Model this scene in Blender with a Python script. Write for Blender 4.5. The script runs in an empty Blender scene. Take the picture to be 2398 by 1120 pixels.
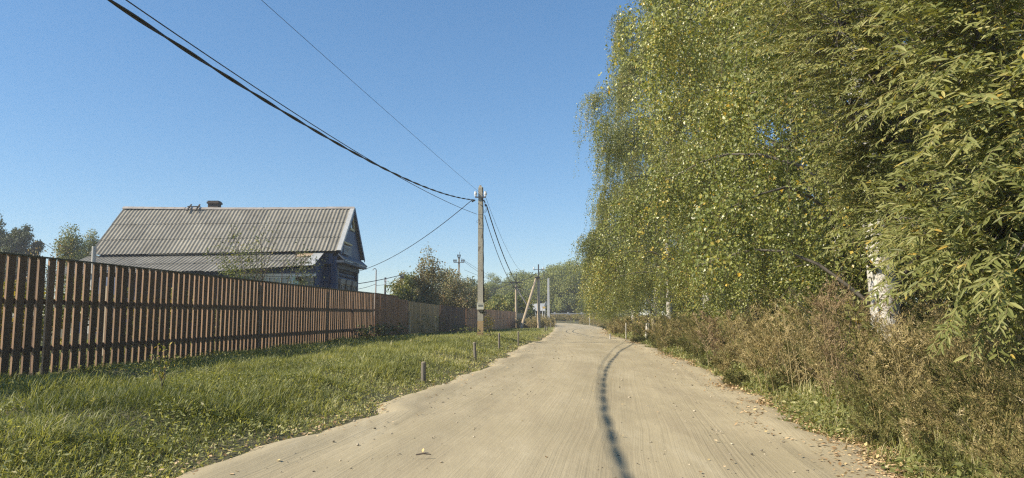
import bpy, math, random
import numpy as np
from mathutils import Vector, Matrix
rng = np.random.default_rng(7)
S = bpy.context.scene
COL = S.collection
# ------------------------------------------------------------------ camera geometry
FPX, CX, CY = 1660.0, 1199.0, 560.0
TH = math.atan(178/FPX); CAMH = 1.25
def ray(px, py):
    u = (CY-py)/FPX; x = (px-CX)/FPX
    fw = math.cos(TH)-u*math.sin(TH); up = math.sin(TH)+u*math.cos(TH)
    return x/fw, up/fw
def at(px, py, d):
    rx, rz = ray(px, py); return np.array([rx*d, d, CAMH+rz*d])
def ground(px, py, z=0.0):
    rx, rz = ray(px, py); d = (z-CAMH)/rz; return np.array([rx*d, d, z])
# ------------------------------------------------------------------ site functions
LEFT = np.array([(-4.6,-20),(-3.3,0),(-2.62,5.0),(-2.3,6.6),(-2.0,7.8),(-1.5,10.7),(-1.1,13.6),(-.65,16.2),(-.15,20.6),(.12,25.5),(.5,29),(1.25,33),(2.4,44),(4.0,65),(5.0,82),(4.9,96),(3.0,106),(-4,111),(-30,113)])
RIGHT = np.array([(.9,-20),(2.15,0),(2.75,5.0),(2.98,6.6),(3.16,7.8),(3.55,10.7),(3.9,13.6),(4.2,16.2),(4.65,20.6),(5.0,25.5),(5.3,29),(5.5,33),(5.9,44),(8.0,62),(9.0,80),(8.6,98),(6.6,111),(-2,118),(-30,120.5)])
def xL(y): return np.interp(y, LEFT[:17,1], LEFT[:17,0])
def xR(y): return np.interp(y, RIGHT[:17,1], RIGHT[:17,0])
FEN = np.array([(-8.96,-5),(-7.537,10.6),(-5.763,30.27),(-3.3,51),(.4,76),(2.0,82)])
def xF(y): return np.interp(y, FEN[:,1], FEN[:,0])
def zV(y): return np.interp(y, [0,31,36,51,76,90], [.30,.30,.22,.0,-.17,-.1])
def sm(a, b, t):
    t = np.clip((t-a)/(b-a), 0, 1); return t*t*(3-2*t)
_L = rng.random((64,64))
def vn(x, y):
    x = np.asarray(x, float); y = np.asarray(y, float)
    xi = np.floor(x).astype(int); yi = np.floor(y).astype(int)
    fx = x-xi; fy = y-yi; fx = fx*fx*(3-2*fx); fy = fy*fy*(3-2*fy)
    g = lambda i, j: _L[i % 64, j % 64]
    return (g(xi,yi)*(1-fx)+g(xi+1,yi)*fx)*(1-fy)+(g(xi,yi+1)*(1-fx)+g(xi+1,yi+1)*fx)*fy
def wob(y, k): return (vn(np.asarray(y)*1.3, k)-.5)*.5+(vn(np.asarray(y)*4.1, k+9)-.5)*.22
def terrain(x, y):
    x = np.asarray(x, float); y = np.asarray(y, float)
    sl = xL(y)-x; sr = x-xR(y)
    z = zV(y)*sm(0, 1.9, sl)*(y < 106)
    z = z+.16*sm(0, 1.6, sr)
    off = (sl > .05) | (sr > .05)
    z = z+np.where(off, (vn(x*1.2, y*1.2)-.5)*.07*np.clip(np.maximum(sl, sr)*2, 0, 1), 0)
    z = np.where((sl < .1) & (sr < .1), -.03, z)
    z = z*(1-sm(100, 108, y))+sm(119.5, 123, y+np.clip((x-6)*.0, 0, 0))*.9
    z = np.where((y > 105) & (y < 121.5) & (x < 9), np.minimum(z, -.03+sm(119.5, 123, y)*.9), z)
    return z
# ------------------------------------------------------------------ mesh helpers
class MB:
    def __init__(s): s.V = []; s.F = []; s.A = []; s.n = 0
    def add(s, V, F, a=0.5):
        V = np.asarray(V, float).reshape(-1, 3)
        for f in (F if isinstance(F, list) else [F]):
            s.F.append(np.asarray(f, int)+s.n)
        s.V.append(V); s.n += len(V)
        s.A.append(np.full(len(V), a) if np.isscalar(a) else np.asarray(a, float))
    def box(s, c, size, X=(1,0,0), Y=(0,1,0), Z=(0,0,1), a=.5, taper=1.0):
        X, Y, Z = [np.asarray(v, float) for v in (X, Y, Z)]
        c = np.asarray(c, float); h = np.asarray(size, float)/2
        P = []
        for k in (-1, 1):
            t = taper if k > 0 else 1
            for i, j in ((-1,-1),(1,-1),(1,1),(-1,1)):
                P.append(c+X*i*h[0]*t+Y*j*h[1]*t+Z*k*h[2])
        s.add(P, np.array([(3,2,1,0),(4,5,6,7),(0,1,5,4),(1,2,6,5),(2,3,7,6),(3,0,4,7)]), a)
    def tube(s, P, r, n=8, a=.5, caps=True):
        P = np.asarray(P, float); k = len(P)
        r = np.full(k, r) if np.isscalar(r) else np.asarray(r, float)
        T = np.gradient(P, axis=0); T /= np.linalg.norm(T, axis=1)[:, None]+1e-9
        ref = np.array([0,0,1.]) if abs(T[:,2]).mean() < .8 else np.array([1.,0,0])
        U = np.cross(T, ref); U /= np.linalg.norm(U, axis=1)[:, None]+1e-9
        W = np.cross(T, U)
        th = np.arange(n)*2*np.pi/n
        V = P[:, None]+r[:, None, None]*(np.cos(th)[None, :, None]*U[:, None]+np.sin(th)[None, :, None]*W[:, None])
        i = np.arange(k-1)[:, None]*n; j = np.arange(n)[None]; j2 = (j+1) % n
        F = [np.stack([i+j, i+j2, i+n+j2, i+n+j], -1).reshape(-1, 4)]
        if caps: F += [np.arange(n)[::-1][None], (np.arange(n)+(k-1)*n)[None]]
        s.add(V, F, a)
    def strands(s, P, r, n=3, a=None):
        # P: (N,k,3) many thin tubes at once
        N, k, _ = P.shape
        T = P[:, -1]-P[:, 0]; T /= np.linalg.norm(T, axis=1)[:, None]+1e-9
        U = np.cross(T, np.tile([.577,.577,.577], (N, 1))); U /= np.linalg.norm(U, axis=1)[:, None]+1e-9
        W = np.cross(T, U)
        th = np.arange(n)*2*np.pi/n
        rr = np.asarray(r); rr = np.broadcast_to(rr if rr.ndim == 2 else (rr[:, None] if rr.ndim == 1 and len(rr) == N else rr), (N, k))
        rr = rr*np.linspace(1, .4, k)[None]
        V = P[:, :, None]+rr[:, :, None, None]*(np.cos(th)[None, None, :, None]*U[:, None, None]+np.sin(th)[None, None, :, None]*W[:, None, None])
        b = np.arange(N)[:, None, None]*k*n; i = np.arange(k-1)[None, :, None]*n; j = np.arange(n)[None, None]; j2 = (j+1) % n
        F = np.stack([b+i+j, b+i+j2, b+i+n+j2, b+i+n+j], -1).reshape(-1, 4)
        s.add(V, F, .5 if a is None else np.repeat(a, k*n))
    def leaves(s, p, ax, nr, L, w, a, kind='oval'):
        N = len(p)
        ax = ax/(np.linalg.norm(ax, axis=1)[:, None]+1e-9)
        sd = np.cross(ax, nr); sd /= np.linalg.norm(sd, axis=1)[:, None]+1e-9
        nn = np.cross(sd, ax)
        L = np.broadcast_to(L, N)[:, None]; w = np.broadcast_to(w, N)[:, None]
        if kind == 'oval':
            V = np.stack([p, p+ax*L*.42+sd*w*.5+nn*w*.12, p+ax*L, p+ax*L*.42-sd*w*.5+nn*w*.12], 1)
            F = np.arange(N)[:, None]*4+np.arange(4)[None]
            s.add(V, F, np.repeat(np.broadcast_to(a, N), 4))
        elif kind == 'lance':
            V = np.stack([p, p+ax*L*.3+sd*w*.5+nn*L*.02, p+ax*L*.3-sd*w*.5+nn*L*.02, p+ax*L*.68+sd*w*.42-nn*L*.03, p+ax*L*.68-sd*w*.42-nn*L*.03, p+ax*L-nn*L*.12,
                          p+ax*L*.3-nn*w*.18, p+ax*L*.68-nn*(w*.15+L*.03)], 1)
            b = np.arange(N)[:, None]*8
            F3 = np.concatenate([b+np.array([[0,1,6]]), b+np.array([[0,6,2]]), b+np.array([[3,5,7]]), b+np.array([[7,5,4]])])
            F4 = np.concatenate([b+np.array([[1,3,7,6]]), b+np.array([[6,7,4,2]])])
            s.add(V, [F3, F4], np.repeat(np.broadcast_to(a, N), 8))
    def blades(s, p, d, H, w, lean, a):
        # grass blades: base p, horizontal lean dir d
        N = len(p); H = H[:, None]; w = np.broadcast_to(w, N)[:, None]; lean = lean[:, None]
        sd = np.stack([-d[:,1], d[:,0], np.zeros(N)], 1); up = np.array([0,0,1.])
        def pt(t): return p+up*H*(t-lean*.45*t*t)+d*H*lean*t*t
        ts = [(0, 1), (.4, .9), (.75, .6)]
        V = []
        for t, k in ts: V += [pt(t)+sd*w*k*.5, pt(t)-sd*w*k*.5]
        V.append(pt(1.0)); V = np.stack(V, 1)
        b = np.arange(N)[:, None]*7
        s.add(V, [np.concatenate([b+np.array([[0,1,3,2]]), b+np.array([[2,3,5,4]])]), b+np.array([[4,5,6]])], np.repeat(np.broadcast_to(a, N), 7))
    def build(s, name, m, parent=None, smooth=False, loc=None):
        me = bpy.data.meshes.new(name)
        V = np.concatenate(s.V).astype(np.float32)
        if loc is not None: V = V-np.asarray(loc, np.float32)
        loops = np.concatenate([f.reshape(-1) for f in s.F]).astype(np.int32)
        tot = np.concatenate([np.full(len(f), f.shape[1]) for f in s.F]).astype(np.int32)
        st = np.concatenate([[0], np.cumsum(tot)[:-1]]).astype(np.int32)
        me.vertices.add(len(V)); me.vertices.foreach_set('co', V.ravel())
        me.loops.add(len(loops)); me.loops.foreach_set('vertex_index', loops)
        me.polygons.add(len(tot)); me.polygons.foreach_set('loop_start', st)
        try: me.polygons.foreach_set('loop_total', tot)
        except Exception: pass
        at_ = me.attributes.new('col', 'FLOAT', 'POINT'); at_.data.foreach_set('value', np.concatenate(s.A).astype(np.float32))
        me.polygons.foreach_set('use_smooth', np.full(len(tot), bool(smooth)))
        me.update(calc_edges=True); me.validate()
        o = bpy.data.objects.new(name, me); COL.objects.link(o)
        for mm in (m if isinstance(m, (list, tuple)) else [m]): me.materials.append(mm)
        if loc is not None: o.location = loc
        if parent is not None:
            o.parent = parent
            if loc is None:
                q = parent; net = Vector((0,0,0))
                while q is not None: net += q.location; q = q.parent
                o.location = -net
        return o
def tag(o, label=None, cat=None, group=None, kind=None):
    if label: o['label'] = label
    if cat: o['category'] = cat
    if group: o['group'] = group
    if kind: o['kind'] = kind
    return o
def thing(name, label, cat, loc=(0,0,0), group=None):
    o = bpy.data.objects.new(name, None); COL.objects.link(o); o.location = loc; o.empty_display_size = .2
    return tag(o, label, cat, group)
def dup(root, loc, rz, sc=1.0, label=None, group=None):
    r = root.copy(); COL.objects.link(r); r.location = loc; r.rotation_euler = (0,0,rz); r.scale = (sc if not np.isscalar(sc) else (sc,)*3)
    if label: r['label'] = label
    if group: r['group'] = group
    for ch in list(root.children):
        c = ch.copy(); COL.objects.link(c); c.parent = r
        for g in ch.children:
            e = g.copy(); COL.objects.link(e); e.parent = c
    return r
# ------------------------------------------------------------------ materials
def base(name):
    m = bpy.data.materials.new(name); m.use_nodes = True
    nt = m.node_tree; nt.nodes.clear()
    out = nt.nodes.new('ShaderNodeOutputMaterial'); b = nt.nodes.new('ShaderNodeBsdfPrincipled')
    nt.links.new(b.outputs[0], out.inputs['Surface'])
    return m, nt, b, out
def ramp(nt, fac, stops):
    r = nt.nodes.new('ShaderNodeValToRGB'); e = r.color_ramp.elements
    while len(e) < len(stops): e.new(.5)
    for el, (p, c) in zip(e, stops): el.position = p; el.color = (c[0], c[1], c[2], 1)
    nt.links.new(fac, r.inputs[0]); return r.outputs[0]
def noise(nt, vec, scale, detail=4, rough=.6, dist=0):
    n = nt.nodes.new('ShaderNodeTexNoise'); n.inputs['Scale'].default_value = scale; n.inputs['Detail'].default_value = detail
    n.inputs['Roughness'].default_value = rough; n.inputs['Distortion'].default_value = dist
    if vec is not None: nt.links.new(vec, n.inputs['Vector'])
    return n.outputs[0]
def mapping(nt, vec, sc):
    m = nt.nodes.new('ShaderNodeMapping'); m.inputs['Scale'].default_value = sc; nt.links.new(vec, m.inputs[0]); return m.outputs[0]
def coord(nt, which='Object'):
    return nt.nodes.new('ShaderNodeTexCoord').outputs[which]
def mixc(nt, f, a, b, mode='MIX'):
    m = nt.nodes.new('ShaderNodeMix'); m.data_type = 'RGBA'; m.blend_type = mode
    for v, k in ((f, 0), (a, 6), (b, 7)):
        if hasattr(v, 'links') or hasattr(v, 'is_linked'): nt.links.new(v, m.inputs[k])
        elif k == 0: m.inputs[k].default_value = v
        else: m.inputs[k].default_value = (v[0], v[1], v[2], 1)
    return m.outputs[2]
def bump(nt, b, h, strength=.3, dist=.02):
    n = nt.nodes.new('ShaderNodeBump'); n.inputs['Strength'].default_value = strength; n.inputs['Distance'].default_value = dist
    nt.links.new(h, n.inputs['Height']); nt.links.new(n.outputs[0], b.inputs['Normal'])
def M(name, c1, c2=None, scale=3, rough=.7, stretch=(1,1,1), bmp=.25, bd=.01, spots=None, metal=0, attr=0, edge=None):
    m, nt, b, out = base(name)
    v = mapping(nt, coord(nt), stretch)
    n = noise(nt, v, scale, 5, .65)
    c = ramp(nt, n, [(.3, c1), (.7, c2 or c1)])
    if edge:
        # lighter colour on the board edges (faces looking along the fence)
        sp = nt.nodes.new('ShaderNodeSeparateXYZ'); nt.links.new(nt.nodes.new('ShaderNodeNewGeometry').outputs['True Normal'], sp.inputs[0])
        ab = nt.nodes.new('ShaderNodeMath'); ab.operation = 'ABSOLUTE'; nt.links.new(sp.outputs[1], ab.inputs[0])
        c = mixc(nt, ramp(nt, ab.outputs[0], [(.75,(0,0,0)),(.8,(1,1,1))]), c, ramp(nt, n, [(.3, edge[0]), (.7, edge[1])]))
    if attr:
        at_ = nt.nodes.new('ShaderNodeAttribute'); at_.attribute_name = 'col'
        k = ramp(nt, at_.outputs['Fac'], [(0, (1-attr,)*3), (1, (1+attr,)*3)])
        c = mixc(nt, 1.0, c, k, 'MULTIPLY')
    if spots:
        n2 = noise(nt, mapping(nt, coord(nt), stretch), spots[1], 3, .5)
        c = mixc(nt, ramp(nt, n2, [(spots[2], (0,0,0)), (spots[2]+.08, (1,1,1))]), c, spots[0])
    nt.links.new(c, b.inputs['Base Color'])
    b.inputs['Roughness'].default_value = rough; b.inputs['Metallic'].default_value = metal
    if bmp: bump(nt, b, noise(nt, v, scale*6, 4, .6), bmp, bd)
    return m
def leafmat(name, stops, rough=.5, trans=.3, spec=.35, tcol=None):
    m, nt, b, out = base(name)
    at_ = nt.nodes.new('ShaderNodeAttribute'); at_.attribute_name = 'col'
    c = ramp(nt, at_.outputs['Fac'], stops)
    nt.links.new(c, b.inputs['Base Color']); b.inputs['Roughness'].default_value = rough
    b.inputs['Specular IOR Level'].default_value = spec
    t = nt.nodes.new('ShaderNodeBsdfTranslucent')
    nt.links.new(mixc(nt, 1.0, c, tcol or (1.5,1.45,.6), 'MULTIPLY'), t.inputs[0])
    mx = nt.nodes.new('ShaderNodeMixShader'); mx.inputs[0].default_value = trans
    nt.links.new(b.outputs[0], mx.inputs[1]); nt.links.new(t.outputs[0], mx.inputs[2]); nt.links.new(mx.outputs[0], out.inputs['Surface'])
    return m
m_birch = leafmat('birch leaves', [(0,(.07,.092,.020)),(.35,(.18,.212,.053)),(.65,(.325,.338,.09)),(.86,(.45,.40,.11)),(.94,(.54,.39,.07)),(1,(.62,.40,.04))], rough=.38, spec=.55, trans=.27)
m_willow = leafmat('willow leaves', [(0,(.08,.092,.024)),(.4,(.18,.20,.062)),(.75,(.315,.315,.12)),(.93,(.45,.40,.15)),(.96,(.46,.37,.10)),(1,(.5,.34,.07))], rough=.5, spec=.3, trans=.26)
m_far = leafmat('far willow foliage', [(0,(.10,.13,.042)),(.5,(.23,.255,.085)),(1,(.37,.37,.13))], rough=.6, spec=.2)
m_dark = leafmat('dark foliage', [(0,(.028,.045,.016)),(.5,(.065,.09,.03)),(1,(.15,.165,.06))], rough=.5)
m_shrub = leafmat('shrub foliage', [(0,(.045,.07,.016)),(.5,(.13,.16,.038)),(.9,(.26,.26,.065)),(1,(.45,.34,.08))], rough=.5)
m_plum = leafmat('dull purple green foliage', [(0,(.10,.11,.05)),(.4,(.235,.24,.11)),(.75,(.34,.30,.16)),(.92,(.38,.27,.165)),(1,(.40,.25,.13))], rough=.5, tcol=(1.3,1.1,.7))
m_ylw = leafmat('yellowing foliage', [(0,(.10,.10,.02)),(.5,(.23,.2,.04)),(1,(.42,.33,.06))], rough=.6)
m_grass = leafmat('grass blades', [(0,(.07,.092,.030)),(.4,(.205,.225,.072)),(.75,(.36,.365,.145)),(.9,(.52,.50,.26)),(1,(.62,.55,.34))], rough=.55, trans=.36)
m_weed = leafmat('dry weeds', [(0,(.10,.115,.035)),(.3,(.215,.195,.078)),(.6,(.325,.265,.12)),(.85,(.43,.35,.175)),(1,(.55,.47,.28))], rough=.8, trans=.2, spec=.1, tcol=(1.2,1.1,.8))
m_rust = leafmat('reddish seed heads', [(0,(.17,.13,.075)),(.5,(.29,.215,.125)),(1,(.41,.32,.2))], rough=.85, trans=.15, spec=.1, tcol=(1.1,1,.8))
m_litter = leafmat('fallen leaves', [(0,(.20,.125,.06)),(.4,(.45,.31,.17)),(.75,(.60,.46,.29)),(1,(.68,.53,.25))], rough=.8, trans=.1, spec=.15, tcol=(1,1,.8))
m_twig = M('twig bark', (.07,.055,.04), (.13,.10,.075), 20, .85)
m_limb = M('grey limb bark', (.09,.08,.065), (.17,.155,.13), 14, .9)
def birchbark():
    m, nt, b, out = base('white birch bark')
    o = coord(nt)
    n1 = noise(nt, mapping(nt, o, (3,3,14)), 2.2, 5, .7)
    n2 = noise(nt, o, 3.2, 4, .6)
    c = mixc(nt, ramp(nt, n2, [(.35,(0,0,0)),(.65,(1,1,1))]), (.50,.475,.42), (.66,.64,.59))
    c = mixc(nt, ramp(nt, n1, [(.57,(0,0,0)),(.63,(1,1,1))]), c, (.045,.04,.035))
    nt.links.new(c, b.inputs['Base Color']); b.inputs['Roughness'].default_value = .75
    bump(nt, b, n1, .5, .02); return m
m_bark = birchbark()
# ------------------------------------------------------------------ world, sun, camera
SUNV = Vector((-1.2, -.40, 1.0)).normalized()
EL = math.asin(SUNV.z); AZ = math.atan2(SUNV.x, SUNV.y)
W = bpy.data.worlds.new("World"); S.world = W; W.use_nodes = True
nt = W.node_tree; bg = nt.nodes.get('Background') or nt.nodes.new('ShaderNodeBackground')
sky = nt.nodes.new('ShaderNodeTexSky'); sky.sky_type = 'NISHITA'; sky.sun_disc = False
sky.sun_elevation = EL; sky.sun_rotation = AZ; sky.air_density = 1.0; sky.dust_density = 0.0; sky.ozone_density = 6.0; sky.altitude = 100
hs = nt.nodes.new('ShaderNodeHueSaturation'); hs.inputs['Saturation'].default_value = 1.22; gm = nt.nodes.new('ShaderNodeGamma'); gm.inputs[1].default_value = .72; nt.links.new(sky.outputs[0], gm.inputs[0]); nt.links.new(gm.outputs[0], hs.inputs['Color'])
nt.links.new(hs.outputs[0], bg.inputs[0]); bg.inputs[1].default_value = .15
ld = bpy.data.lights.new('sun', 'SUN'); ld.energy = 4.7; ld.angle = math.radians(.5); ld.color = (1.0,.88,.69)
lo = bpy.data.objects.new('sun', ld); COL.objects.link(lo); lo.rotation_euler = SUNV.to_track_quat('Z', 'Y').to_euler(); lo.location = (-20,-10,30)
cd = bpy.data.cameras.new('camera'); cam = bpy.data.objects.new('camera', cd); COL.objects.link(cam)
cd.sensor_width = 36; cd.lens = FPX/2398*36; cd.clip_end = 2000; cd.clip_start = .05
cam.location = (0,0,CAMH); cam.rotation_euler = (math.pi/2+TH, 0, 0); S.camera = cam
S.view_settings.view_transform = 'Standard'; S.view_settings.look = 'None'; S.view_settings.exposure = .7; S.view_settings.gamma = 1
cy = S.cycles
cy.max_bounces = 6; cy.diffuse_bounces = 3; cy.glossy_bounces = 2; cy.transmission_bounces = 4; cy.volume_bounces = 0; cy.transparent_max_bounces = 6
cy.use_denoising = False; cy.filter_width = 1.25; cy.use_adaptive_sampling = True; cy.adaptive_threshold = .015
try: cy.denoising_prefilter = 'ACCURATE'
except Exception: pass
# ------------------------------------------------------------------ ground and road
def grid(xs, ys, zf):
    X, Y = np.meshgrid(xs, ys); Z = zf(X, Y)
    V = np.stack([X, Y, Z], -1).reshape(-1, 3); nx = len(xs)
    i = np.arange(len(ys)-1)[:, None]*nx; j = np.arange(nx-1)[None]
    return V, np.stack([i+j, i+j+1, i+nx+j+1, i+nx+j], -1).reshape(-1, 4)
xs = np.concatenate([np.linspace(-420,-40,14), np.linspace(-38,-12,27), np.arange(-11.5,10.5,.22), np.linspace(11,40,20), np.linspace(45,420,12)])
ys = np.concatenate([np.linspace(-60,-5,12), np.arange(-4,40,.25), np.arange(40.5,135,.8), np.linspace(137,700,22)])
mb = MB(); V, F = grid(xs, ys, terrain); mb.add(V, F)
def groundmat():
    m, nt, b, out = base('grassy soil')
    g = nt.nodes.new('ShaderNodeNewGeometry').outputs['Position']
    n = noise(nt, g, .7, 6, .7); n2 = noise(nt, g, 14, 4, .7)
    c = ramp(nt, n, [(.3,(.045,.055,.02)),(.55,(.085,.085,.035)),(.75,(.13,.105,.06))])
    c = mixc(nt, ramp(nt, n2, [(.45,(0,0,0)),(.7,(1,1,1))]), c, (.12,.095,.055))
    nt.links.new(c, b.inputs['Base Color']); b.inputs['Roughness'].default_value = .95
    bump(nt, b, n2, .8, .05); return m
gr = mb.build('ground', groundmat(), smooth=True); tag(gr, kind='structure')
# road strip
def resample(P, ts):
    s = np.concatenate([[0], np.cumsum(np.linalg.norm(np.diff(P, axis=0), axis=1))]); s /= s[-1]
    return np.stack([np.interp(ts, s, P[:,0]), np.interp(ts, s, P[:,1])], 1)
Lp, Rp = [], []
yy = np.concatenate([np.arange(-20, 40, .2), np.arange(40, 96, .6)])
for y in yy: Lp.append((float(xL(y)), y)); Rp.append((float(xR(y)), y))
l2 = resample(np.array([(4.9,96),(4.2,102),(1.5,107),(-6,110.5),(-30,113)]), np.linspace(0,1,50)[1:]); r2 = resample(np.array([(8.75,96),(8.2,102),(6.0,111),(-4,117.5),(-30,120)]), np.linspace(0,1,50)[1:])
Lp = np.concatenate([np.array(Lp), l2]); Rp = np.concatenate([np.array(Rp), r2])
NU = 40; us = np.linspace(0, 1, NU)
n_ = len(Lp)
wl = wob(Lp[:,1], 3)*.9; wr = wob(Rp[:,1], 21)*.9
RP = np.zeros((n_, NU, 3)); UVr = np.zeros((n_, NU, 2))
cen = (Lp+Rp)/2; slen = np.concatenate([[0], np.cumsum(np.linalg.norm(np.diff(cen, axis=0), axis=1))])
for i in range(n_):
    a = Lp[i]+np.array([-.14+wl[i], 0]); b_ = Rp[i]+np.array([.30+wr[i], 0])
    wdt = np.linalg.norm(Rp[i]-Lp[i])
    RP[i,:,:2] = a+(b_-a)*us[:, None]
    u = us*wdt
    edge = np.minimum(us, 1-us)*wdt
    z = .012+.03*np.sin(np.pi*us)
    for c, wd, dp in ((.30,.32,.022),(.62,.34,.022),(.46,.2,-.006),(.8,.25,.012),(.13,.3,.014)):
        z = z-dp*np.exp(-((us-c)*wdt/wd)**2)
    z = z+.05*np.exp(-((edge-.35)/.25)**2)*(.4+vn(slen[i]*.6, us*3))-.05*np.exp(-(edge/.12)**2)
    z = z+(vn(RP[i,:,0]*1.7, RP[i,:,1]*.9)-.5)*.016
    RP[i,:,2] = z; dv = (b_-a)/np.linalg.norm(b_-a); UVr[i,:,0] = (RP[i,:,:2]-cen[i])@dv; UVr[i,:,1] = slen[i]+(RP[i,:,:2]-cen[i])@np.array([-dv[1],dv[0]])*.0
mb = MB(); i = np.arange(n_-1)[:, None]*NU; j = np.arange(NU-1)[None]
Fr = np.stack([i+j, i+j+1, i+NU+j+1, i+NU+j], -1).reshape(-1, 4); mb.add(RP, Fr)
def roadmat():
    m, nt, b, out = base('sandy dirt road')
    uv = nt.nodes.new('ShaderNodeUVMap').outputs[0]
    pos = nt.nodes.new('ShaderNodeNewGeometry').outputs['Position']
    wv = nt.nodes.new('ShaderNodeVectorMath'); wv.operation = 'ADD'
    # gentle sideways wander of the tyre tracks
    nz = nt.nodes.new('ShaderNodeTexNoise'); nz.inputs['Scale'].default_value = .028; nz.inputs['Detail'].default_value = 1; nt.links.new(uv, nz.inputs['Vector'])
    sc = nt.nodes.new('ShaderNodeVectorMath'); sc.operation = 'MULTIPLY'; sc.inputs[1].default_value = (2.2,0,0); nt.links.new(nz.outputs['Color'], sc.inputs[0])
    nt.links.new(uv, wv.inputs[0]); nt.links.new(sc.outputs[0], wv.inputs[1])
    t1 = noise(nt, mapping(nt, wv.outputs[0], (7,.035,1)), 1.0, 5, .72)
    t2 = noise(nt, mapping(nt, wv.outputs[0], (26,.09,1)), 1.0, 3, .6)
    big = noise(nt, mapping(nt, pos, (.5,.28,.5)), 1.0, 4, .6)
    fine = noise(nt, pos, 55, 5, .75); mid = noise(nt, mapping(nt, pos, (1,.35,1)), 6, 5, .7)
    c = ramp(nt, big, [(.3,(.34,.292,.188)),(.7,(.435,.378,.258))])
    c = mixc(nt, ramp(nt, t1, [(.30,(.22,.22,.22)),(.55,(0,0,0))]), c, (.30,.255,.165))
    c = mixc(nt, ramp(nt, mid, [(.35,(.42,.42,.42)),(.62,(0,0,0))]), c, (.30,.26,.17))
    blot = noise(nt, mapping(nt, pos, (1.5,.22,1)), 1.0, 6, .7)
    c = mixc(nt, ramp(nt, blot, [(.36,(.5,.5,.5)),(.52,(0,0,0))]), c, (.285,.24,.16))
    c = mixc(nt, ramp(nt, blot, [(.56,(0,0,0)),(.72,(.5,.5,.5))]), c, (.48,.43,.31))
    c = mixc(nt, ramp(nt, fine, [(.58,(0,0,0)),(.75,(.35,.35,.35))]), c, (.56,.50,.39))
    nt.links.new(c, b.inputs['Base Color']); b.inputs['Roughness'].default_value = .95; b.inputs['Specular IOR Level'].default_value = .2
    def msk(lo, hi, src): return ramp(nt, src, [(lo,(0,0,0)),(hi,(1,1,1))])
    pat = ramp(nt, noise(nt, mapping(nt, uv, (.9,.12,1)), 1.0, 3, .6), [(.42,(0,0,0)),(.62,(.55,.55,.55))])
    a1 = nt.nodes.new('ShaderNodeMath'); a1.operation = 'MULTIPLY_ADD'
    nt.links.new(pat, a1.inputs[1]); nt.links.new(t2, a1.inputs[0]); nt.links.new(t1, a1.inputs[2])
    a2 = nt.nodes.new('ShaderNodeMath'); a2.operation = 'MULTIPLY_ADD'; a2.inputs[1].default_value = .22
    nt.links.new(fine, a2.inputs[0]); nt.links.new(a1.outputs[0], a2.inputs[2])
    a3 = nt.nodes.new('ShaderNodeMath'); a3.operation = 'MULTIPLY_ADD'; a3.inputs[1].default_value = .5
    nt.links.new(mid, a3.inputs[0]); nt.links.new(a2.outputs[0], a3.inputs[2])
    bump(nt, b, a3.outputs[0], .42, .03); return m
road = mb.build('dirt_road', roadmat(), smooth=True); tag(road, kind='structure')
uvl = road.data.uv_layers.new(name='UVMap'); li = np.zeros(len(road.data.loops), np.int32); road.data.loops.foreach_get('vertex_index', li)
uvl.data.foreach_set('uv', UVr.reshape(-1, 2)[li].astype(np.float32).ravel())
def gz(x, y): return float(terrain(np.array(x), np.array(y)))
# asphalt of the main road on its embankment behind the guardrail
mb = MB(); mb.box((0,127.5,.955), (300,7,.03)); tag(mb.build('main_road', M('asphalt', (.05,.05,.05), (.07,.07,.07), 4, .9)), kind='structure')
# ------------------------------------------------------------------ fences
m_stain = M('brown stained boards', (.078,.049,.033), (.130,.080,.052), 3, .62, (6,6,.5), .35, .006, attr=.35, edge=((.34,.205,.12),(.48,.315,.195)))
m_stain2 = M('dark brown boards', (.20,.10,.058), (.26,.135,.078), 2.5, .6, (5,5,.4), .3, .006, attr=.25)
m_olive = M('olive brown painted sheet', (.26,.185,.085), (.33,.245,.12), 2, .6, (2,2,.6), .2, .004, attr=.12)
m_old = M('old dark planks', (.11,.065,.038), (.17,.10,.06), 4, .85, (5,5,.4), .4, .008, attr=.4)
m_orange = M('orange brown boards', (.44,.19,.075), (.55,.29,.13), 3, .7, (5,5,.4), .3, .006, attr=.5)
m_tan = M('faded tan boards', (.32,.24,.13), (.42,.33,.2), 3, .8, (5,5,.4), .3, .006, attr=.25)
m_capm = M('dark metal fence cap', (.05,.055,.045), (.08,.085,.07), 5, .5)
m_paleW = M('bare pale wood', (.5,.40,.27), (.62,.52,.38), 6, .8, (8,8,.5))
m_steel = M('brown steel post', (.07,.045,.03), (.10,.06,.04), 5, .6)
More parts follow.
